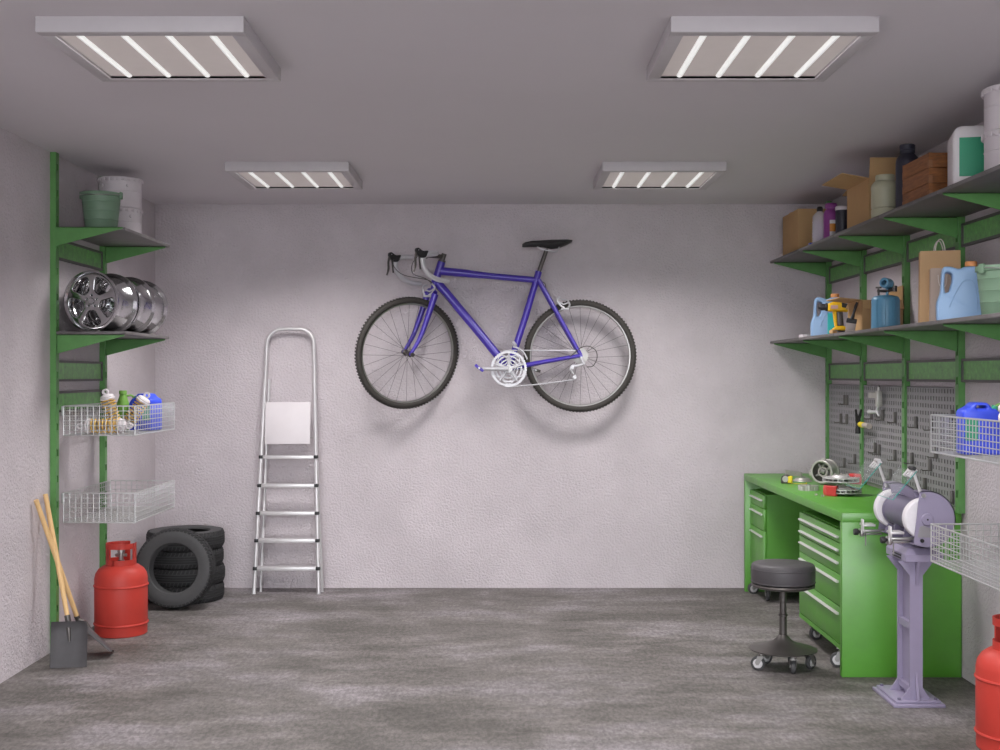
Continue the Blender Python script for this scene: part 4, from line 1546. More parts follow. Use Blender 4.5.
# ------------------------------------------------------------------ chrome rims
def rims():
    R, w = 0.154, 0.2
    b = MB()
    # barrel, axis along Y, outer face at y=0
    b.lathe([(R - 0.008, 0.0), (R, 0.002), (R, 0.012), (R - 0.014, 0.022), (R - 0.024, 0.06), (R - 0.026, 0.12), (R - 0.014, 0.175), (R, 0.186), (R, 0.198), (R - 0.006, 0.2),
             (R - 0.02, 0.185), (R - 0.033, 0.12), (R - 0.031, 0.06), (R - 0.022, 0.016)], 64, RX(-90), closed=True)
    bar = b.mesh('barrel', 'chrome')
    f = MB()
    out = circle2(R - 0.01, 80)
    holes = []
    for k in range(5):
        a = 2 * PI * k / 5 + PI / 2 + PI / 5
        pts = []
        for (rr, da) in ((0.05, -0.36), (0.126, -0.48), (0.136, 0.0), (0.126, 0.48), (0.05, 0.36)):
            pts.append((rr * math.cos(a + da), rr * math.sin(a + da)))
        holes.append(round_poly(pts, [0.012, 0.02, 0.03, 0.02, 0.012], 5)[::-1])
    for k in range(5):
        a = 2 * PI * k / 5 + PI / 2
        holes.append(circle2(0.0055, 10, 0.03 * math.cos(a), 0.03 * math.sin(a), rev=True))
    f.shape([out] + holes, 0.012, 0.034, 'XZ', 0.004)
    fm = f.mesh('spokes', 'chrome')
    h = MB()
    h.lathe([(0, 0.004), (0.014, 0.004), (0.017, 0.008), (0.019, 0.02), (0.045, 0.036), (0.05, 0.07), (0.04, 0.09), (0, 0.09)], 32, RX(-90))
    hm = h.mesh('hub', 'chrome')
    bk = MB()
    bk.lathe([(0.05, 0.075), (0.12, 0.082), (0.12, 0.092), (0.05, 0.09)], 40, RX(-90), closed=True)
    bm_ = bk.mesh('brake_disc', 'dark_steel')
    lab = ['chrome five-spoke car rim nearest the camera on the left shelf', 'chrome five-spoke car rim in the middle of the row of three', 'chrome five-spoke car rim nearest the back wall on the left shelf']
    for i, (x, y, rr, rz) in enumerate(((-2.066, 6.1, 0, -13), (-2.03, 6.325, 25, -10), (-2.02, 6.55, -14, -6))):
        t = thing('rim', lab[i], 'car rim', (x, y, Z1 + R + 0.0005), (0, rr, rz), 'chrome car rims')
        for nm, m in (('barrel', bar), ('spokes', fm), ('hub', hm)):
            o = bpy.data.objects.new(nm, m)
            COL.objects.link(o)
            o.parent = t


rims()


# ------------------------------------------------------------------ cartons
def carton_closed():
    t = thing('carton', 'closed brown cardboard carton at the far end of the top right shelf', 'carton', (1.93, 7.545, Z2))
    b = MB()
    b.box(-0.12, 0.12, -0.2, 0.2, 0.0, 0.272, bev=0.002)
    b.build('box', 'cardboard', t)
    MB().box(-0.122, 0.122, -0.025, 0.025, 0.2715, 0.2735).build('tape', 'kraft', t)


carton_closed()


def open_carton(name_lab, loc, w, d, h, flaps, rz=0):
    """w along x, d along y; flaps: list of (side, length, angle from vertical outwards)"""
    t = thing('open_carton', name_lab, 'carton', loc, (0, 0, rz), 'open cardboard cartons')
    th = 0.004
    MB().box(-w / 2, w / 2, -d / 2, d / 2, 0, th).build('bottom', 'cardboard', t)
    for (x0, x1, y0, y1) in ((-w / 2, -w / 2 + th, -d / 2, d / 2), (w / 2 - th, w / 2, -d / 2, d / 2), (-w / 2 + th, w / 2 - th, -d / 2, -d / 2 + th), (-w / 2 + th, w / 2 - th, d / 2 - th, d / 2)):
        MB().box(x0, x1, y0, y1, th, h).build('side', 'cardboard', t)
    for (side, ln, ang) in flaps:
        a = math.radians(ang)
        if side in ('-x', '+x'):
            s = -1 if side == '-x' else 1
            M = T(s * (w / 2 - th / 2), 0, h) @ RY(s * ang)
            MB().box(-th / 2, th / 2, -d / 2 + 0.002, d / 2 - 0.002, 0, ln, M).build('flap', 'cardboard', t)
        else:
            s = -1 if side == '-y' else 1
            M = T(0, s * (d / 2 - th / 2), h) @ RX(-s * ang)
            MB().box(-w / 2 + 0.002, w / 2 - 0.002, -th / 2, th / 2, 0, ln, M).build('flap', 'cardboard', t)
    return t


open_carton('large open cardboard carton with raised flaps on the top right shelf', (1.948, 6.09, Z2), 0.296, 0.37, 0.223, [('-x', 0.135, 80), ('-y', 0.1, 8), ('+y', 0.1, 100), ('+x', 0.1, -2)])
open_carton('small open cardboard carton behind the blue blowtorch', (1.975, 6.375, Z1), 0.21, 0.26, 0.168, [('-x', 0.12, 84), ('-y', 0.055, 150), ('+x', 0.075, 2), ('+y', 0.06, 120)])


# ------------------------------------------------------------------ bottles and jars on the top shelf
def top_shelf_goods():
    t = thing('clear_bottle', 'clear plastic bottle with violet liquid and dark cap beside the closed carton', 'bottle', (1.85, 7.0, Z2))
    lathe_obj('bottle', [(0, 0.002), (0.038, 0.0), (0.042, 0.004), (0.042, 0.175), (0.038, 0.185), (0.02, 0.204), (0.015, 0.21), (0, 0.212)], 'clear_plastic', t)
    lathe_obj('liquid', [(0, 0.004), (0.034, 0.004), (0.0355, 0.008), (0.0355, 0.15), (0, 0.15)], 'liquid_violet', t)
    lathe_obj('cap', [(0, 0.205), (0.0175, 0.205), (0.0175, 0.225), (0.015, 0.232), (0.01, 0.236), (0, 0.237)], 'black_plastic', t, 20)
    lathe_obj('label', [(0.0423, 0.03), (0.0428, 0.03), (0.0428, 0.15), (0.0423, 0.15)], 'clear_plastic', t)
    t = thing('violet_bottle', 'violet plastic bottle with orange and white label on the top right shelf', 'bottle', (1.885, 6.89, Z2))
    lathe_obj('body', [(0, 0.002), (0.039, 0.0), (0.042, 0.005), (0.042, 0.175), (0.036, 0.195), (0.026, 0.205), (0.026, 0.212), (0, 0.214)], 'purple_plastic', t)
    lathe_obj('cap', [(0, 0.21), (0.033, 0.21), (0.034, 0.214), (0.034, 0.232), (0.03, 0.238), (0, 0.239)], 'purple_plastic', t, 28)
    for (z0, z1, m) in ((0.02, 0.075, 'white_plastic'), (0.075, 0.12, 'orange_label'), (0.12, 0.14, 'white_plastic')):
        b = MB()
        pts = [(0.0425 * math.cos(math.radians(a)), 0.0425 * math.sin(math.radians(a))) for a in range(-115, -10, 10)]
        pin = [(0.0415 * math.cos(math.radians(a)), 0.0415 * math.sin(math.radians(a))) for a in range(-115, -10, 10)]
        for i in range(len(pts) - 1):
            b.prism([pts[i], pts[i + 1], pin[i + 1], pin[i]], z0, z1, 'XY')
        b.build('label', m, t)
    t = thing('canister', 'dark grey canister with pale lid next to the large open carton', 'canister', (1.915, 6.765, Z2))
    lathe_obj('body', [(0, 0.0), (0.036, 0.0), (0.038, 0.004), (0.038, 0.182), (0, 0.182)], 'navy', t)
    lathe_obj('lid', [(0, 0.182), (0.0395, 0.182), (0.0405, 0.186), (0.0405, 0.2), (0.037, 0.205), (0, 0.205)], 'pail_white', t)
    t = thing('cable', 'thin grey cable with blue plug lying in front of the violet bottle', 'cable', (1.80, 6.72, Z2))
    MB().tube(catmull([(0.04, -0.1, 0.004), (0.0, -0.02, 0.014), (-0.02, 0.06, 0.01), (-0.03, 0.16, 0.006)], 6), 0.003, n=6).build('cord', 'dark_steel', t)
    MB().box(-0.04, -0.022, 0.15, 0.19, 0.0, 0.014, bev=0.002).build('plug', 'blue_plug', t)
    # beige jar
    t = thing('jar', 'beige screw-top plastic jar on the top right shelf', 'jar', (1.814, 5.7, Z2))
    prof = [(0, 0.0), (0.058, 0.0), (0.063, 0.006), (0.063, 0.04), (0.0605, 0.043), (0.0605, 0.046), (0.063, 0.049), (0.063, 0.13), (0.0645, 0.133), (0.0645, 0.146), (0.061, 0.158), (0.05, 0.172), (0.042, 0.177), (0, 0.178)]
    lathe_obj('body', prof, 'beige_jar', t, 44)
    lathe_obj('lid', [(0, 0.176), (0.043, 0.176), (0.044, 0.18), (0.044, 0.198), (0.041, 0.203), (0, 0.204)], 'beige_jar', t, 40)
    # navy bottle
    t = thing('dark_bottle', 'tall dark navy plastic bottle behind the wooden crate', 'bottle', (1.872, 5.56, Z2))
    lathe_obj('body', [(0, 0.0), (0.048, 0.0), (0.052, 0.006), (0.052, 0.235), (0.048, 0.257), (0.036, 0.272), (0.03, 0.277), (0.03, 0.281), (0, 0.282)], 'navy', t, 40)
    lathe_obj('cap', [(0, 0.28), (0.034, 0.28), (0.034, 0.292), (0.0315, 0.294), (0.035, 0.297), (0.035, 0.315), (0.031, 0.32), (0, 0.321)], 'navy', t, 32)
    # wooden crate with finger joints
    t = thing('wooden_crate', 'brown wooden crate with finger-jointed corners on the top right shelf', 'crate', (1.79, 5.05, Z2), group=None)
    W, D, hp, th = 0.3, 0.33, 0.064, 0.014
    fr = MB()
    for r in range(3):
        z0, z1 = r * hp + 0.0012, (r + 1) * hp - 0.0012
        for (x0, x1, y0, y1) in ((0, W, 0, th), (0, W, D - th, D), (0, th, th, D - th), (W - th, W, th, D - th)):
            # end faces stop short so that the fingers interlock
            if y1 - y0 > th + 0.001:
                MB().box(x0, x1, y0, y1, z0, z1, bev=0.001, seg=1).build('plank', 'crate_wood', t, smooth=0)
            else:
                MB().box(x0 + th, x1 - th, y0, y1, z0, z1, bev=0.001, seg=1).build('plank', 'crate_wood', t, smooth=0)
    k = 0
    for q in range(6):
        z0, z1 = q * 0.032 + 0.0006, (q + 1) * 0.032 - 0.0006
        for (x0, y0) in ((0, 0), (W - th, 0), (0, D - th), (W - th, D - th)):
            m = 'crate_end' if q % 2 == 0 else 'crate_wood'
            o = 0.001 if q % 2 == 0 else 0.0
            MB().box(x0 - o, x0 + th + o, y0 - o, y0 + th + o, z0, z1).build('finger_joint', m, t, smooth=0)
    MB().box(th, W - th, th, D - th, 0, 0.01).build('crate_floor', 'crate_wood', t, smooth=0)
    # white canister with green label
    t = thing('white_canister', 'white plastic canister with large plain green label on the top right shelf', 'canister', (1.935, 4.8, Z2), (0, 0, -14))
    o_ = round_poly([(-0.142, 0.0), (0.142, 0.0), (0.142, 0.215), (0.125, 0.238), (-0.122, 0.238), (-0.142, 0.212)], [0.02, 0.02, 0.03, 0.02, 0.02, 0.03], 5)
    MB().shape([o_], -0.09, 0.09, 'XZ', 0.012).build('body', 'white_plastic', t)
    b = MB()
    b.tube(catmull([(-0.07, 0, 0.225), (-0.06, 0, 0.237), (0.03, 0, 0.239), (0.05, 0, 0.225)], 5), 0.012, n=10)
    b.build('grip', 'white_plastic', t)
    lathe = MB().lathe([(0, 0.232), (0.024, 0.232), (0.024, 0.256), (0, 0.258)], 20, T(0.095, 0, 0))
    lathe.build('cap', 'white_plastic', t)
    MB().box(-0.117, 0.13, -0.0908, -0.0898, 0.04, 0.192).build('label', 'label_green', t)


top_shelf_goods()


# ------------------------------------------------------------------ blue jugs
def jug():
    t = thing('jug', 'light blue plastic jug with tan cap beside the paper bags', 'jug', (1.897, 5.0, Z1), (0, 0, -17), 'light blue jugs')
    out = round_poly([(-0.088, 0.0), (0.088, 0.0), (0.09, 0.02), (0.078, 0.2), (0.064, 0.226), (0.02, 0.226), (-0.004, 0.214), (-0.03, 0.226), (-0.064, 0.228), (-0.07, 0.2), (-0.074, 0.12), (-0.09, 0.08)],
                     [0.014, 0.014, 0.01, 0.03, 0.012, 0.012, 0.02, 0.02, 0.012, 0.04, 0.03, 0.02], 5)
    hole = round_poly([(-0.056, 0.205), (-0.03, 0.2), (-0.028, 0.17), (-0.042, 0.122), (-0.056, 0.118), (-0.06, 0.15)], [0.012, 0.012, 0.02, 0.012, 0.008, 0.02], 4)[::-1]
    MB().shape([out, hole], -0.045, 0.045, 'XZ', 0.009).build('body', 'jug_blue', t)
    arch = [(-0.04, 0.06), (-0.02, 0.11), (0.01, 0.16), (0.036, 0.17), (0.056, 0.15), (0.064, 0.1), (0.066, 0.04)]
    MB().tube(catmull([(x, -0.0452, z) for x, z in arch], 5), 0.0022, n=6).build('embossed_arch', 'jug_blue', t)
    MB().lathe([(0, 0.226), (0.0235, 0.226), (0.024, 0.229), (0.024, 0.246), (0.021, 0.249), (0, 0.249)], 24, T(0.046, 0, 0)).build('cap', 'cap_tan', t)
    return t


jg = jug()
j2 = dup(jg, 'light blue plastic jug with teal label behind the yellow drill', (1.885, 6.98, Z1), (0, 0, -10))
lb = MB().box(0.0, 0.075, -0.0468, -0.0446, 0.01, 0.135).build('label', 'teal', j2)


# ------------------------------------------------------------------ lower shelf goods
def lower_goods():
    # small white packet
    t = thing('white_packet', 'small flat white box lying at the far end of the lower right shelf', 'box', (1.83, 7.19, Z1), (0, 0, 8))
    MB().box(-0.045, 0.04, -0.03, 0.03, 0, 0.02, bev=0.002).build('packet', 'white_plastic', t)
    MB().box(-0.02, 0.015, -0.031, 0.031, 0.0005, 0.0206).build('band', 'lamp_white', t)
    # cordless drill
    t = thing('cordless_drill', 'yellow and black cordless drill standing on the lower right shelf', 'drill', (1.868, 6.72, Z1), (0, 0, -8))
    b = MB()
    b.box(-0.03, 0.062, -0.026, 0.026, 0.0, 0.024, bev=0.005)
    b.build('battery', 'black_plastic', t)
    MB().box(-0.005, 0.03, -0.0268, -0.0255, 0.004, 0.016).build('battery_label', 'drill_red', t)
    b = MB()
    b.shape([round_poly([(-0.018, 0.024), (0.052, 0.024), (0.05, 0.036), (0.034, 0.046), (0.0, 0.046), (-0.018, 0.034)], 0.006, 3)], -0.024, 0.024, 'XZ', 0.005)
    b.build('foot', 'drill_yellow', t)
    b = MB()
    b.shape([round_poly([(0.002, 0.044), (0.034, 0.044), (0.028, 0.118), (-0.002, 0.118)], 0.006, 3)], -0.017, 0.017, 'XZ', 0.006)
    b.build('grip', 'dark_steel', t)
    b = MB()
    b.shape([round_poly([(-0.008, 0.044), (0.004, 0.044), (-0.001, 0.118), (-0.018, 0.118)], 0.004, 3)], -0.0175, 0.0175, 'XZ', 0.004)
    b.build('grip_front', 'drill_yellow', t)
    b = MB()
    b.shape([round_poly([(-0.042, 0.118), (0.056, 0.114), (0.058, 0.13), (0.04, 0.158), (-0.01, 0.166), (-0.042, 0.156)], 0.008, 4)], -0.028, 0.028, 'XZ', 0.01)
    b.build('housing', 'drill_yellow', t)
    b = MB()
    b.shape([round_poly([(0.02, 0.134), (0.062, 0.128), (0.056, 0.152), (0.02, 0.16)], 0.006, 3)], -0.0295, 0.0295, 'XZ', 0.006)
    b.build('motor_cap', 'black_plastic', t)
    MB().box(-0.03, 0.004, -0.0292, -0.0275, 0.13, 0.146).build('label', 'drill_pink', t)
    M = T(-0.042, 0, 0.139) @ RY(-90)
    b = MB()
    b.lathe([(0, 0), (0.02, 0.0), (0.02, 0.008), (0.016, 0.012), (0.016, 0.03), (0.009, 0.044), (0, 0.044)], 20, M)
    b.build('chuck', 'black_plastic', t)
    t.scale = (1.14, 1.14, 1.14)
    # brush leaning on the small carton, wooden pestle next to it
    t = thing('paint_brush', 'flat brush with black handle leaning on the small carton', 'brush', (1.815, 6.28, Z1), (-2, 9, -20))
    MB().box(-0.024, 0.024, -0.006, 0.006, 0.0, 0.055, bev=0.002).build('bristles', 'bristle', t)
    MB().box(-0.026, 0.026, -0.008, 0.008, 0.05, 0.075, bev=0.002).build('ferrule', 'black_plastic', t)
    MB().tube([(0, 0, 0.07), (0.003, 0, 0.1), (0.008, 0, 0.14), (0.012, 0, 0.162)], [0.012, 0.007, 0.008, 0.006], n=10).build('handle', 'black_plastic', t)
    t = thing('wooden_mallet', 'short turned wooden handle lying between drill and brush', 'tool handle', (1.81, 6.56, Z1 + 0.0135), (0, 0, 60))
    M = RY(90)
    MB().lathe([(0, -0.06), (0.011, -0.058), (0.0135, -0.04), (0.012, 0.0), (0.01, 0.03), (0.0, 0.03)], 18, M).build('handle', 'handle_wood', t)
    MB().lathe([(0, 0.028), (0.0125, 0.028), (0.0125, 0.05), (0, 0.05)], 18, M).build('ferrule', 'steel', t)
    # blowtorch
    t = thing('blowtorch', 'blue paraffin blowtorch with burner tube on the lower right shelf', 'blowtorch', (1.864, 5.85, Z1))
    lathe_obj('tank', [(0, 0.004), (0.06, 0.0), (0.0655, 0.004), (0.0675, 0.012), (0.067, 0.05), (0.066, 0.14), (0.064, 0.152), (0.056, 0.16), (0.03, 0.166), (0, 0.168)], 'torch_blue', t, 44)
    for k in range(10):
        a = 2 * PI * k / 10
        MB().tube([(0.0672 * math.cos(a), 0.0672 * math.sin(a), 0.012), (0.0658 * math.cos(a), 0.0658 * math.sin(a), 0.145)], 0.0022, n=6).build('seam', 'torch_blue', t)
    b = MB()
    b.cyl((0.008, 0, 0.165), (0.008, 0, 0.2), 0.007, n=12)
    b.build('neck', 'torch_blue', t)
    b = MB()
    b.tube([(-0.04, 0, 0.186), (0.01, 0, 0.188), (0.04, 0, 0.197)], [0.006, 0.008, 0.009], n=10)
    b.cyl((-0.034, 0, 0.165), (-0.034, 0, 0.2), 0.005, n=10)
    b.build('fuel_pipe', 'dark_steel', t)
    b = MB()
    for (p, q) in (((-0.034, 0, 0.2), (-0.034, 0, 0.207)), ((0.042, 0, 0.185), (0.042, 0, 0.212))):
        b.cyl(p, q, 0.014, n=10)
        b2_ = b.build('valve_wheel', 'dark_steel', t)
        b = MB()
    Mb_ = T(0.012, 0, 0.222) @ RZ(42) @ RY(-84)
    b.lathe([(0.014, 0.036), (0.024, 0.038), (0.0255, 0.03), (0.0245, 0.02), (0.026, 0.0), (0.023, -0.016), (0.012, -0.03), (0.0, -0.032), (0.0, -0.02), (0.018, -0.008), (0.02, 0.036)], 28, Mb_)
    b.build('burner', 'torch_blue', t)

    # paper bags
    def bag(lab, loc, rz, w, d, h, m, group):
        t = thing('paper_bag', lab, 'bag', loc, (0, 0, rz), group)
        th = 0.0012
        tw = w * 0.97
        b = MB()
        # four standing sides, top open; the narrow sides folded in along a centre crease
        def quad(p):
            n = (Vector(p[1]) - Vector(p[0])).cross(Vector(p[3]) - Vector(p[0])).normalized() * th
            vs = [Vector(q) for q in p] + [Vector(q) + n for q in p]
            b.add(vs, [(0, 1, 2, 3), (4, 7, 6, 5), (0, 4, 5, 1), (1, 5, 6, 2), (2, 6, 7, 3), (3, 7, 4, 0)])
        quad([(-w / 2, -d / 2, 0), (w / 2, -d / 2, 0), (tw / 2, -d * 0.42, h), (-tw / 2, -d * 0.42, h)])
        quad([(w / 2, d / 2, 0), (-w / 2, d / 2, 0), (-tw / 2, d * 0.42, h), (tw / 2, d * 0.42, h)])
        for s in (-1, 1):
            quad([(s * w / 2, -d / 2, 0), (s * w / 2, 0, 0), (s * (tw / 2 - d * 0.15), 0, h), (s * tw / 2, -d * 0.42, h)])
            quad([(s * w / 2, 0, 0), (s * w / 2, d / 2, 0), (s * tw / 2, d * 0.42, h), (s * (tw / 2 - d * 0.15), 0, h)])
        quad([(-w / 2, -d / 2, 0), (-w / 2, d / 2, 0), (w / 2, d / 2, 0), (w / 2, -d / 2, 0)])
        b.build('sack', m, t, smooth=0)
        return t
    t = bag('tall brown kraft paper bag with white rope handles', (1.935, 5.33, Z1), -14, 0.17, 0.09, 0.325, 'kraft', 'paper carrier bags')
    for y in (-0.036, 0.036):
        MB().tube(catmull([(-0.02, y, 0.3), (-0.018, y, 0.345), (-0.006, y, 0.372), (0.008, y, 0.37), (0.018, y, 0.34), (0.022, y, 0.3)], 5), 0.0024, n=6).build('rope_handle', 'rope', t)
    t2 = bag('smaller greyish paper bag in front of the kraft bag', (1.908, 5.215, Z1), -14, 0.105, 0.06, 0.24, 'paper_grey', 'paper carrier bags')
    MB().tube(catmull([(-0.022, -0.031, 0.21), (-0.018, -0.036, 0.17), (-0.004, -0.037, 0.155), (0.01, -0.036, 0.17), (0.014, -0.03, 0.21)], 5), 0.002, n=6).build('rope_handle', 'rope', t2)
    t3 = bag('folded brown paper bag standing behind the tall kraft bag', (2.0, 5.46, Z1), 0, 0.14, 0.05, 0.335, 'kraft', 'paper carrier bags')


lower_goods()


# ================================================================== goods in the baskets
def can(label, loc, rot=(0, 0, 0)):
    t = thing('jerrycan', label, 'jerrycan', loc, rot, 'blue jerrycans')
    out = round_poly([(-0.075, 0.0), (0.075, 0.0), (0.075, 0.15), (0.05, 0.176), (0.035, 0.176), (0.02, 0.2), (-0.03, 0.2), (-0.045, 0.182), (-0.075, 0.17)], [0.012, 0.012, 0.03, 0.012, 0.01, 0.014, 0.014, 0.012, 0.025], 4)
    hole = round_poly([(-0.024, 0.178), (0.014, 0.178), (0.008, 0.189), (-0.02, 0.189)], 0.004, 3)[::-1]
    MB().shape([out, hole], -0.05, 0.05, 'XZ', 0.01).build('body', 'can_blue', t)
    MB().lathe([(0, 0.0), (0.014, 0.0), (0.014, 0.016), (0, 0.018)], 16, T(0.055, 0, 0.17) @ RY(25)).build('cap', 'label_green', t)
    MB().box(-0.068, -0.02, -0.0508, -0.0496, 0.055, 0.14).build('label', 'label_green', t)
    MB().box(-0.068, -0.02, 0.0496, 0.0508, 0.055, 0.14).build('label', 'label_green', t)
    return t


can('blue jerrycan with green label in the left wire basket', (-1.94, 6.62, 1.086), (0, 0, 158))
can('blue jerrycan with green label in the right wire basket', (1.845, 4.66, 1.082), (0, 0, -4))


def green_bottle(label, loc, rz=0):
    t = thing('green_bottle', label, 'bottle', loc, (0, 0, rz), 'pale green bottles')
    b = MB()
    b.lathe([(0, 0.0), (0.036, 0.0), (0.04, 0.005), (0.04, 0.1), (0.034, 0.14), (0.02, 0.185), (0.017, 0.196), (0, 0.197)], 28)
    b.build('body', 'bottle_green', t)
    MB().lathe([(0, 0.194), (0.021, 0.194), (0.021, 0.212), (0.019, 0.216), (0, 0.216)], 20).build('cap', 'bottle_green', t)
    MB().tube(catmull([(0.018, 0, 0.186), (0.045, 0, 0.188), (0.058, 0, 0.17), (0.05, 0, 0.13), (0.038, 0, 0.115)], 5), 0.006, n=8).build('handle', 'bottle_green', t)
    return t


green_bottle('pale green bottle with handle behind the shock absorbers on the left', (-2.075, 6.66, 1.086), 20)
green_bottle('pale green bottle behind the blue can on the right', (2.0, 4.74, 1.082), 160)


# coil-over shock absorbers
def shock(label, loc, rot):
    t = thing('shock_absorber', label, 'shock absorber', loc, rot, 'coil-over shock absorbers')
    L = 0.2
    MB().tube([(0, 0, 0.012), (0, 0, 0.1), (0, 0, 0.101), (0, 0, 0.16)], [0.018, 0.018, 0.007, 0.007], n=14).build('damper', 'steel', t)
    turns, r = 8, 0.035
    pts = [(r * math.cos(2 * PI * turns * k / 112), r * math.sin(2 * PI * turns * k / 112), 0.028 + 0.125 * k / 112) for k in range(113)]
    MB().tube(pts, 0.0032, n=6).build('spring', 'spring_yellow', t)
    for (z, s) in ((0.152, 1), (0.03, -1)):
        b = MB()
        b.lathe([(0, z), (0.039, z), (0.04, z + 0.006 * s), (0.034, z + 0.01 * s), (0.036, z + 0.014 * s), (0.031, z + 0.022 * s), (0.014, z + 0.028 * s), (0, z + 0.03 * s)], 24)
        b.build('spring_seat', 'white_plastic', t)
        b = MB()
        b.lathe([(0.008, -0.009), (0.0165, -0.009), (0.0165, 0.009), (0.008, 0.009)], 20, T(0, 0, z + 0.04 * s) @ RX(90), closed=True)
        b.build('mount_eye', 'white_plastic', t)
    return t


zb = 1.0855
sh = shock('shock absorber standing nearly upright in the left wire basket', (-2.008, 6.32, zb + 0.0275), (6, -14, 0))
dup(sh, 'shock absorber tilted to the right in the left wire basket', (-1.985, 6.43, zb + 0.034), (4, 34, 8))
dup(sh, 'shock absorber lying on the bottom of the left wire basket', (-2.135, 6.2, zb + 0.0405), (0, 90, 4)).scale = (1, 1, 1.2)
dup(sh, 'shock absorber with white eye tilted over the right wire basket rim', (1.95, 4.44, zb + 0.03), (10, -38, 0))


# ================================================================== things on the workbench
ZB = 0.754


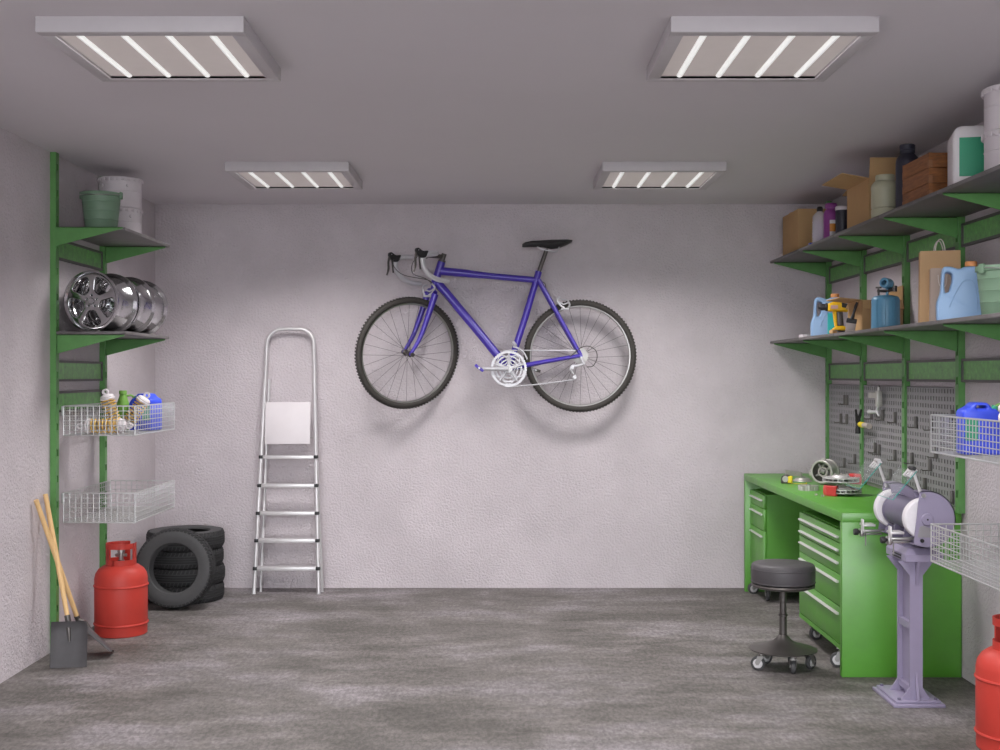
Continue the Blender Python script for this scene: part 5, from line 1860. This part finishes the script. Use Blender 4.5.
def bench_goods():
    # steel bracket bar
    t = thing('steel_bar', 'flat grey steel bar with holes at the far end of the workbench', 'steel bar', (1.845, 7.6, ZB), (0, 0, -74))
    b = MB()
    b.shape([round_poly([(-0.1, 0.0), (0.1, 0.0), (0.1, 0.03), (-0.1, 0.03)], 0.004, 2)] + [circle2(0.004, 10, x, 0.018, rev=True) for x in (-0.085, -0.03, 0.03, 0.085)], -0.004, 0.004, 'XZ')
    b.box(-0.1, 0.1, 0.004, 0.03, 0.0, 0.004)
    b.build('bar', 'cast_metal', t)
    # tape measure
    t = thing('tape_measure', 'small yellow and grey tape measure with the tape pulled out', 'tape measure', (1.672, 7.06, ZB), (0, 0, -25))
    b = MB()
    b.shape([round_poly([(-0.03, 0), (0.028, 0), (0.03, 0.03), (0.014, 0.052), (-0.014, 0.052), (-0.03, 0.036)], [0.006, 0.004, 0.012, 0.016, 0.016, 0.014], 4)], -0.016, 0.016, 'XZ', 0.004)
    b.build('case', 'dark_steel', t)
    b = MB()
    b.box(0.008, 0.034, -0.0165, 0.0165, 0.004, 0.044, bev=0.003)
    b.build('case_front', 'yellow_tape', t)
    MB().lathe([(0, -0.018), (0.017, -0.018), (0.018, -0.016), (0, -0.016)], 20, T(-0.004, 0, 0.027) @ RX(-90)).build('disc', 'cast_metal', t)
    b = MB()
    b.box(0.03, 0.115, -0.008, 0.008, 0.001, 0.0022)
    b.box(0.113, 0.116, -0.009, 0.009, 0.0, 0.01)
    b.build('tape', 'yellow_tape', t)
    # dish
    t = thing('metal_cover', 'shallow round pale metal cover lying by the housing', 'metal cover', (1.80, 7.2, ZB))
    lathe_obj('cover', [(0, 0.0), (0.056, 0.0), (0.058, 0.003), (0.056, 0.006), (0.046, 0.012), (0.04, 0.02), (0, 0.021)], 'cast_metal', t, 40)
    lathe_obj('boss', [(0, 0.02), (0.012, 0.02), (0.012, 0.025), (0, 0.025)], 'steel', t, 20)
    # ribbed gear
    t = thing('gear_wheel', 'pale ribbed gear wheel lying near the bench front edge', 'gear', (1.697, 6.66, ZB))
    lp = []
    for i in range(80):
        r = 0.056 if (i // 2) % 2 else 0.0515
        a = 2 * PI * i / 80
        lp.append((r * math.cos(a), r * math.sin(a)))
    MB().shape([lp, circle2(0.015, 20, rev=True)], 0.0, 0.026, 'XY').build('toothed_rim', 'cast_metal', t)
    lathe_obj('hub', [(0.008, 0.0), (0.0149, 0.0), (0.0149, 0.03), (0.008, 0.03)], 'steel', t, 20)
    # round cast housing on its side
    t = thing('cast_housing', 'round cast metal housing lying on its side at the back of the bench', 'machine housing', (1.882, 7.0, ZB + 0.075), (0, 14, -42))
    b = MB()
    b.lathe([(0.05, -0.045), (0.058, -0.047), (0.062, -0.044), (0.062, -0.034), (0.058, -0.03), (0.06, 0.02), (0.064, 0.024), (0.064, 0.034), (0.058, 0.04), (0.03, 0.052), (0, 0.052), (0, 0.04), (0.05, 0.03), (0.046, -0.03)], 44, RX(-90))
    hs = b.build('shell', 'cast_metal', t)
    b = MB()
    b.lathe([(0.018, -0.03), (0.028, -0.03), (0.03, 0.03), (0.018, 0.03)], 28, RX(-90), closed=True)
    b.build('inner_sleeve', 'cast_metal', t)
    for k in range(4):
        M = RY(90 * k + 45)
        MB().box(0.024, 0.05, -0.03, -0.02, -0.006, 0.006, M, bev=0.001).build('web', 'steel', t)
    for a in (-25, 95, 205):
        M = RY(-a)
        b = MB()
        b.box(0.052, 0.074, -0.046, -0.034, -0.012, 0.012, M, bev=0.004)
        b.build('lug', 'cast_metal', t)
    MB().box(-0.012, 0.012, -0.036, -0.026, -0.008, 0.014, bev=0.002).build('core', 'steel', t)
    t.scale = (1.1, 1.1, 1.1)
    # two nuts
    nm = MB().shape([circle2(0.009, 6), circle2(0.005, 12, rev=True)], 0.0, 0.008, 'XY').mesh('hex_nut', 'cast_metal', 20)
    for (x, y, l) in ((1.665, 6.37, 'left one of two small hex nuts on the bench'), (1.683, 6.31, 'right one of two small hex nuts on the bench')):
        o = bpy.data.objects.new('hex_nut', nm)
        COL.objects.link(o)
        o.location = (x, y, ZB)
        tag(o, l, 'nut', 'hex nuts on the workbench')

    # brake discs with red calipers
    def disc(label, loc, rot, cal):
        t = thing('brake_disc', label, 'brake disc', loc, rot, 'brake discs with red calipers')
        R = 0.094
        holes = [circle2(0.0035, 8, 0.075 * math.cos(a), 0.075 * math.sin(a), rev=True) for a in [2 * PI * k / 16 for k in range(16)]]
        for z in (0.0, 0.017):
            MB().shape([circle2(R, 56), circle2(0.045, 32, rev=True)] + holes, z, z + 0.006, 'XY').build('friction_ring', 'disc_grey', t)
        v = MB()
        for k in range(22):
            v.box(0.05, R - 0.001, -0.004, 0.004, 0.006, 0.017, RZ(360 * k / 22))
        tag(v.build('vent_vanes', 'steel', t), kind='stuff')
        MB().lathe([(0.018, 0.0), (0.046, 0.0), (0.046, 0.021), (0.05, 0.021), (0.05, 0.024), (0.042, 0.034), (0.018, 0.034)], 36, closed=True).build('hub_hat', 'disc_grey', t)
        for k in range(5):
            a = 2 * PI * k / 5
            MB().cyl((0.032 * math.cos(a), 0.032 * math.sin(a), 0.03), (0.032 * math.cos(a), 0.032 * math.sin(a), 0.042), 0.0045, n=8).build('stud', 'cast_metal', t)
        a0 = cal
        lo = []
        for (rr, da) in ((0.062, -26), (0.104, -30), (0.112, 0), (0.104, 30), (0.062, 26)):
            lo.append((rr * math.cos(math.radians(a0 + da)), rr * math.sin(math.radians(a0 + da))))
        b = MB()
        b.shape([round_poly(lo, 0.008, 3)], 0.0245, 0.039, 'XY', 0.003)
        b.shape([round_poly(lo, 0.008, 3)], -0.013, -0.0015, 'XY', 0.003)
        lo2 = [(rr * math.cos(math.radians(a0 + da)), rr * math.sin(math.radians(a0 + da))) for (rr, da) in ((0.0965, -28), (0.105, -28), (0.113, 0), (0.105, 28), (0.0965, 28))]
        b.shape([lo2], -0.006, 0.028, 'XY')
        b.build('caliper', 'caliper_red', t)
        return t
    disc('lower brake disc with red caliper lying on the workbench', (1.81, 6.38, ZB + 0.0135), (0, 0, 0), 205)
    disc('upper brake disc with red caliper stacked on the other disc', (1.80, 6.39, ZB + 0.0135 + 0.057), (0, 0, 0), 10)


bench_goods()
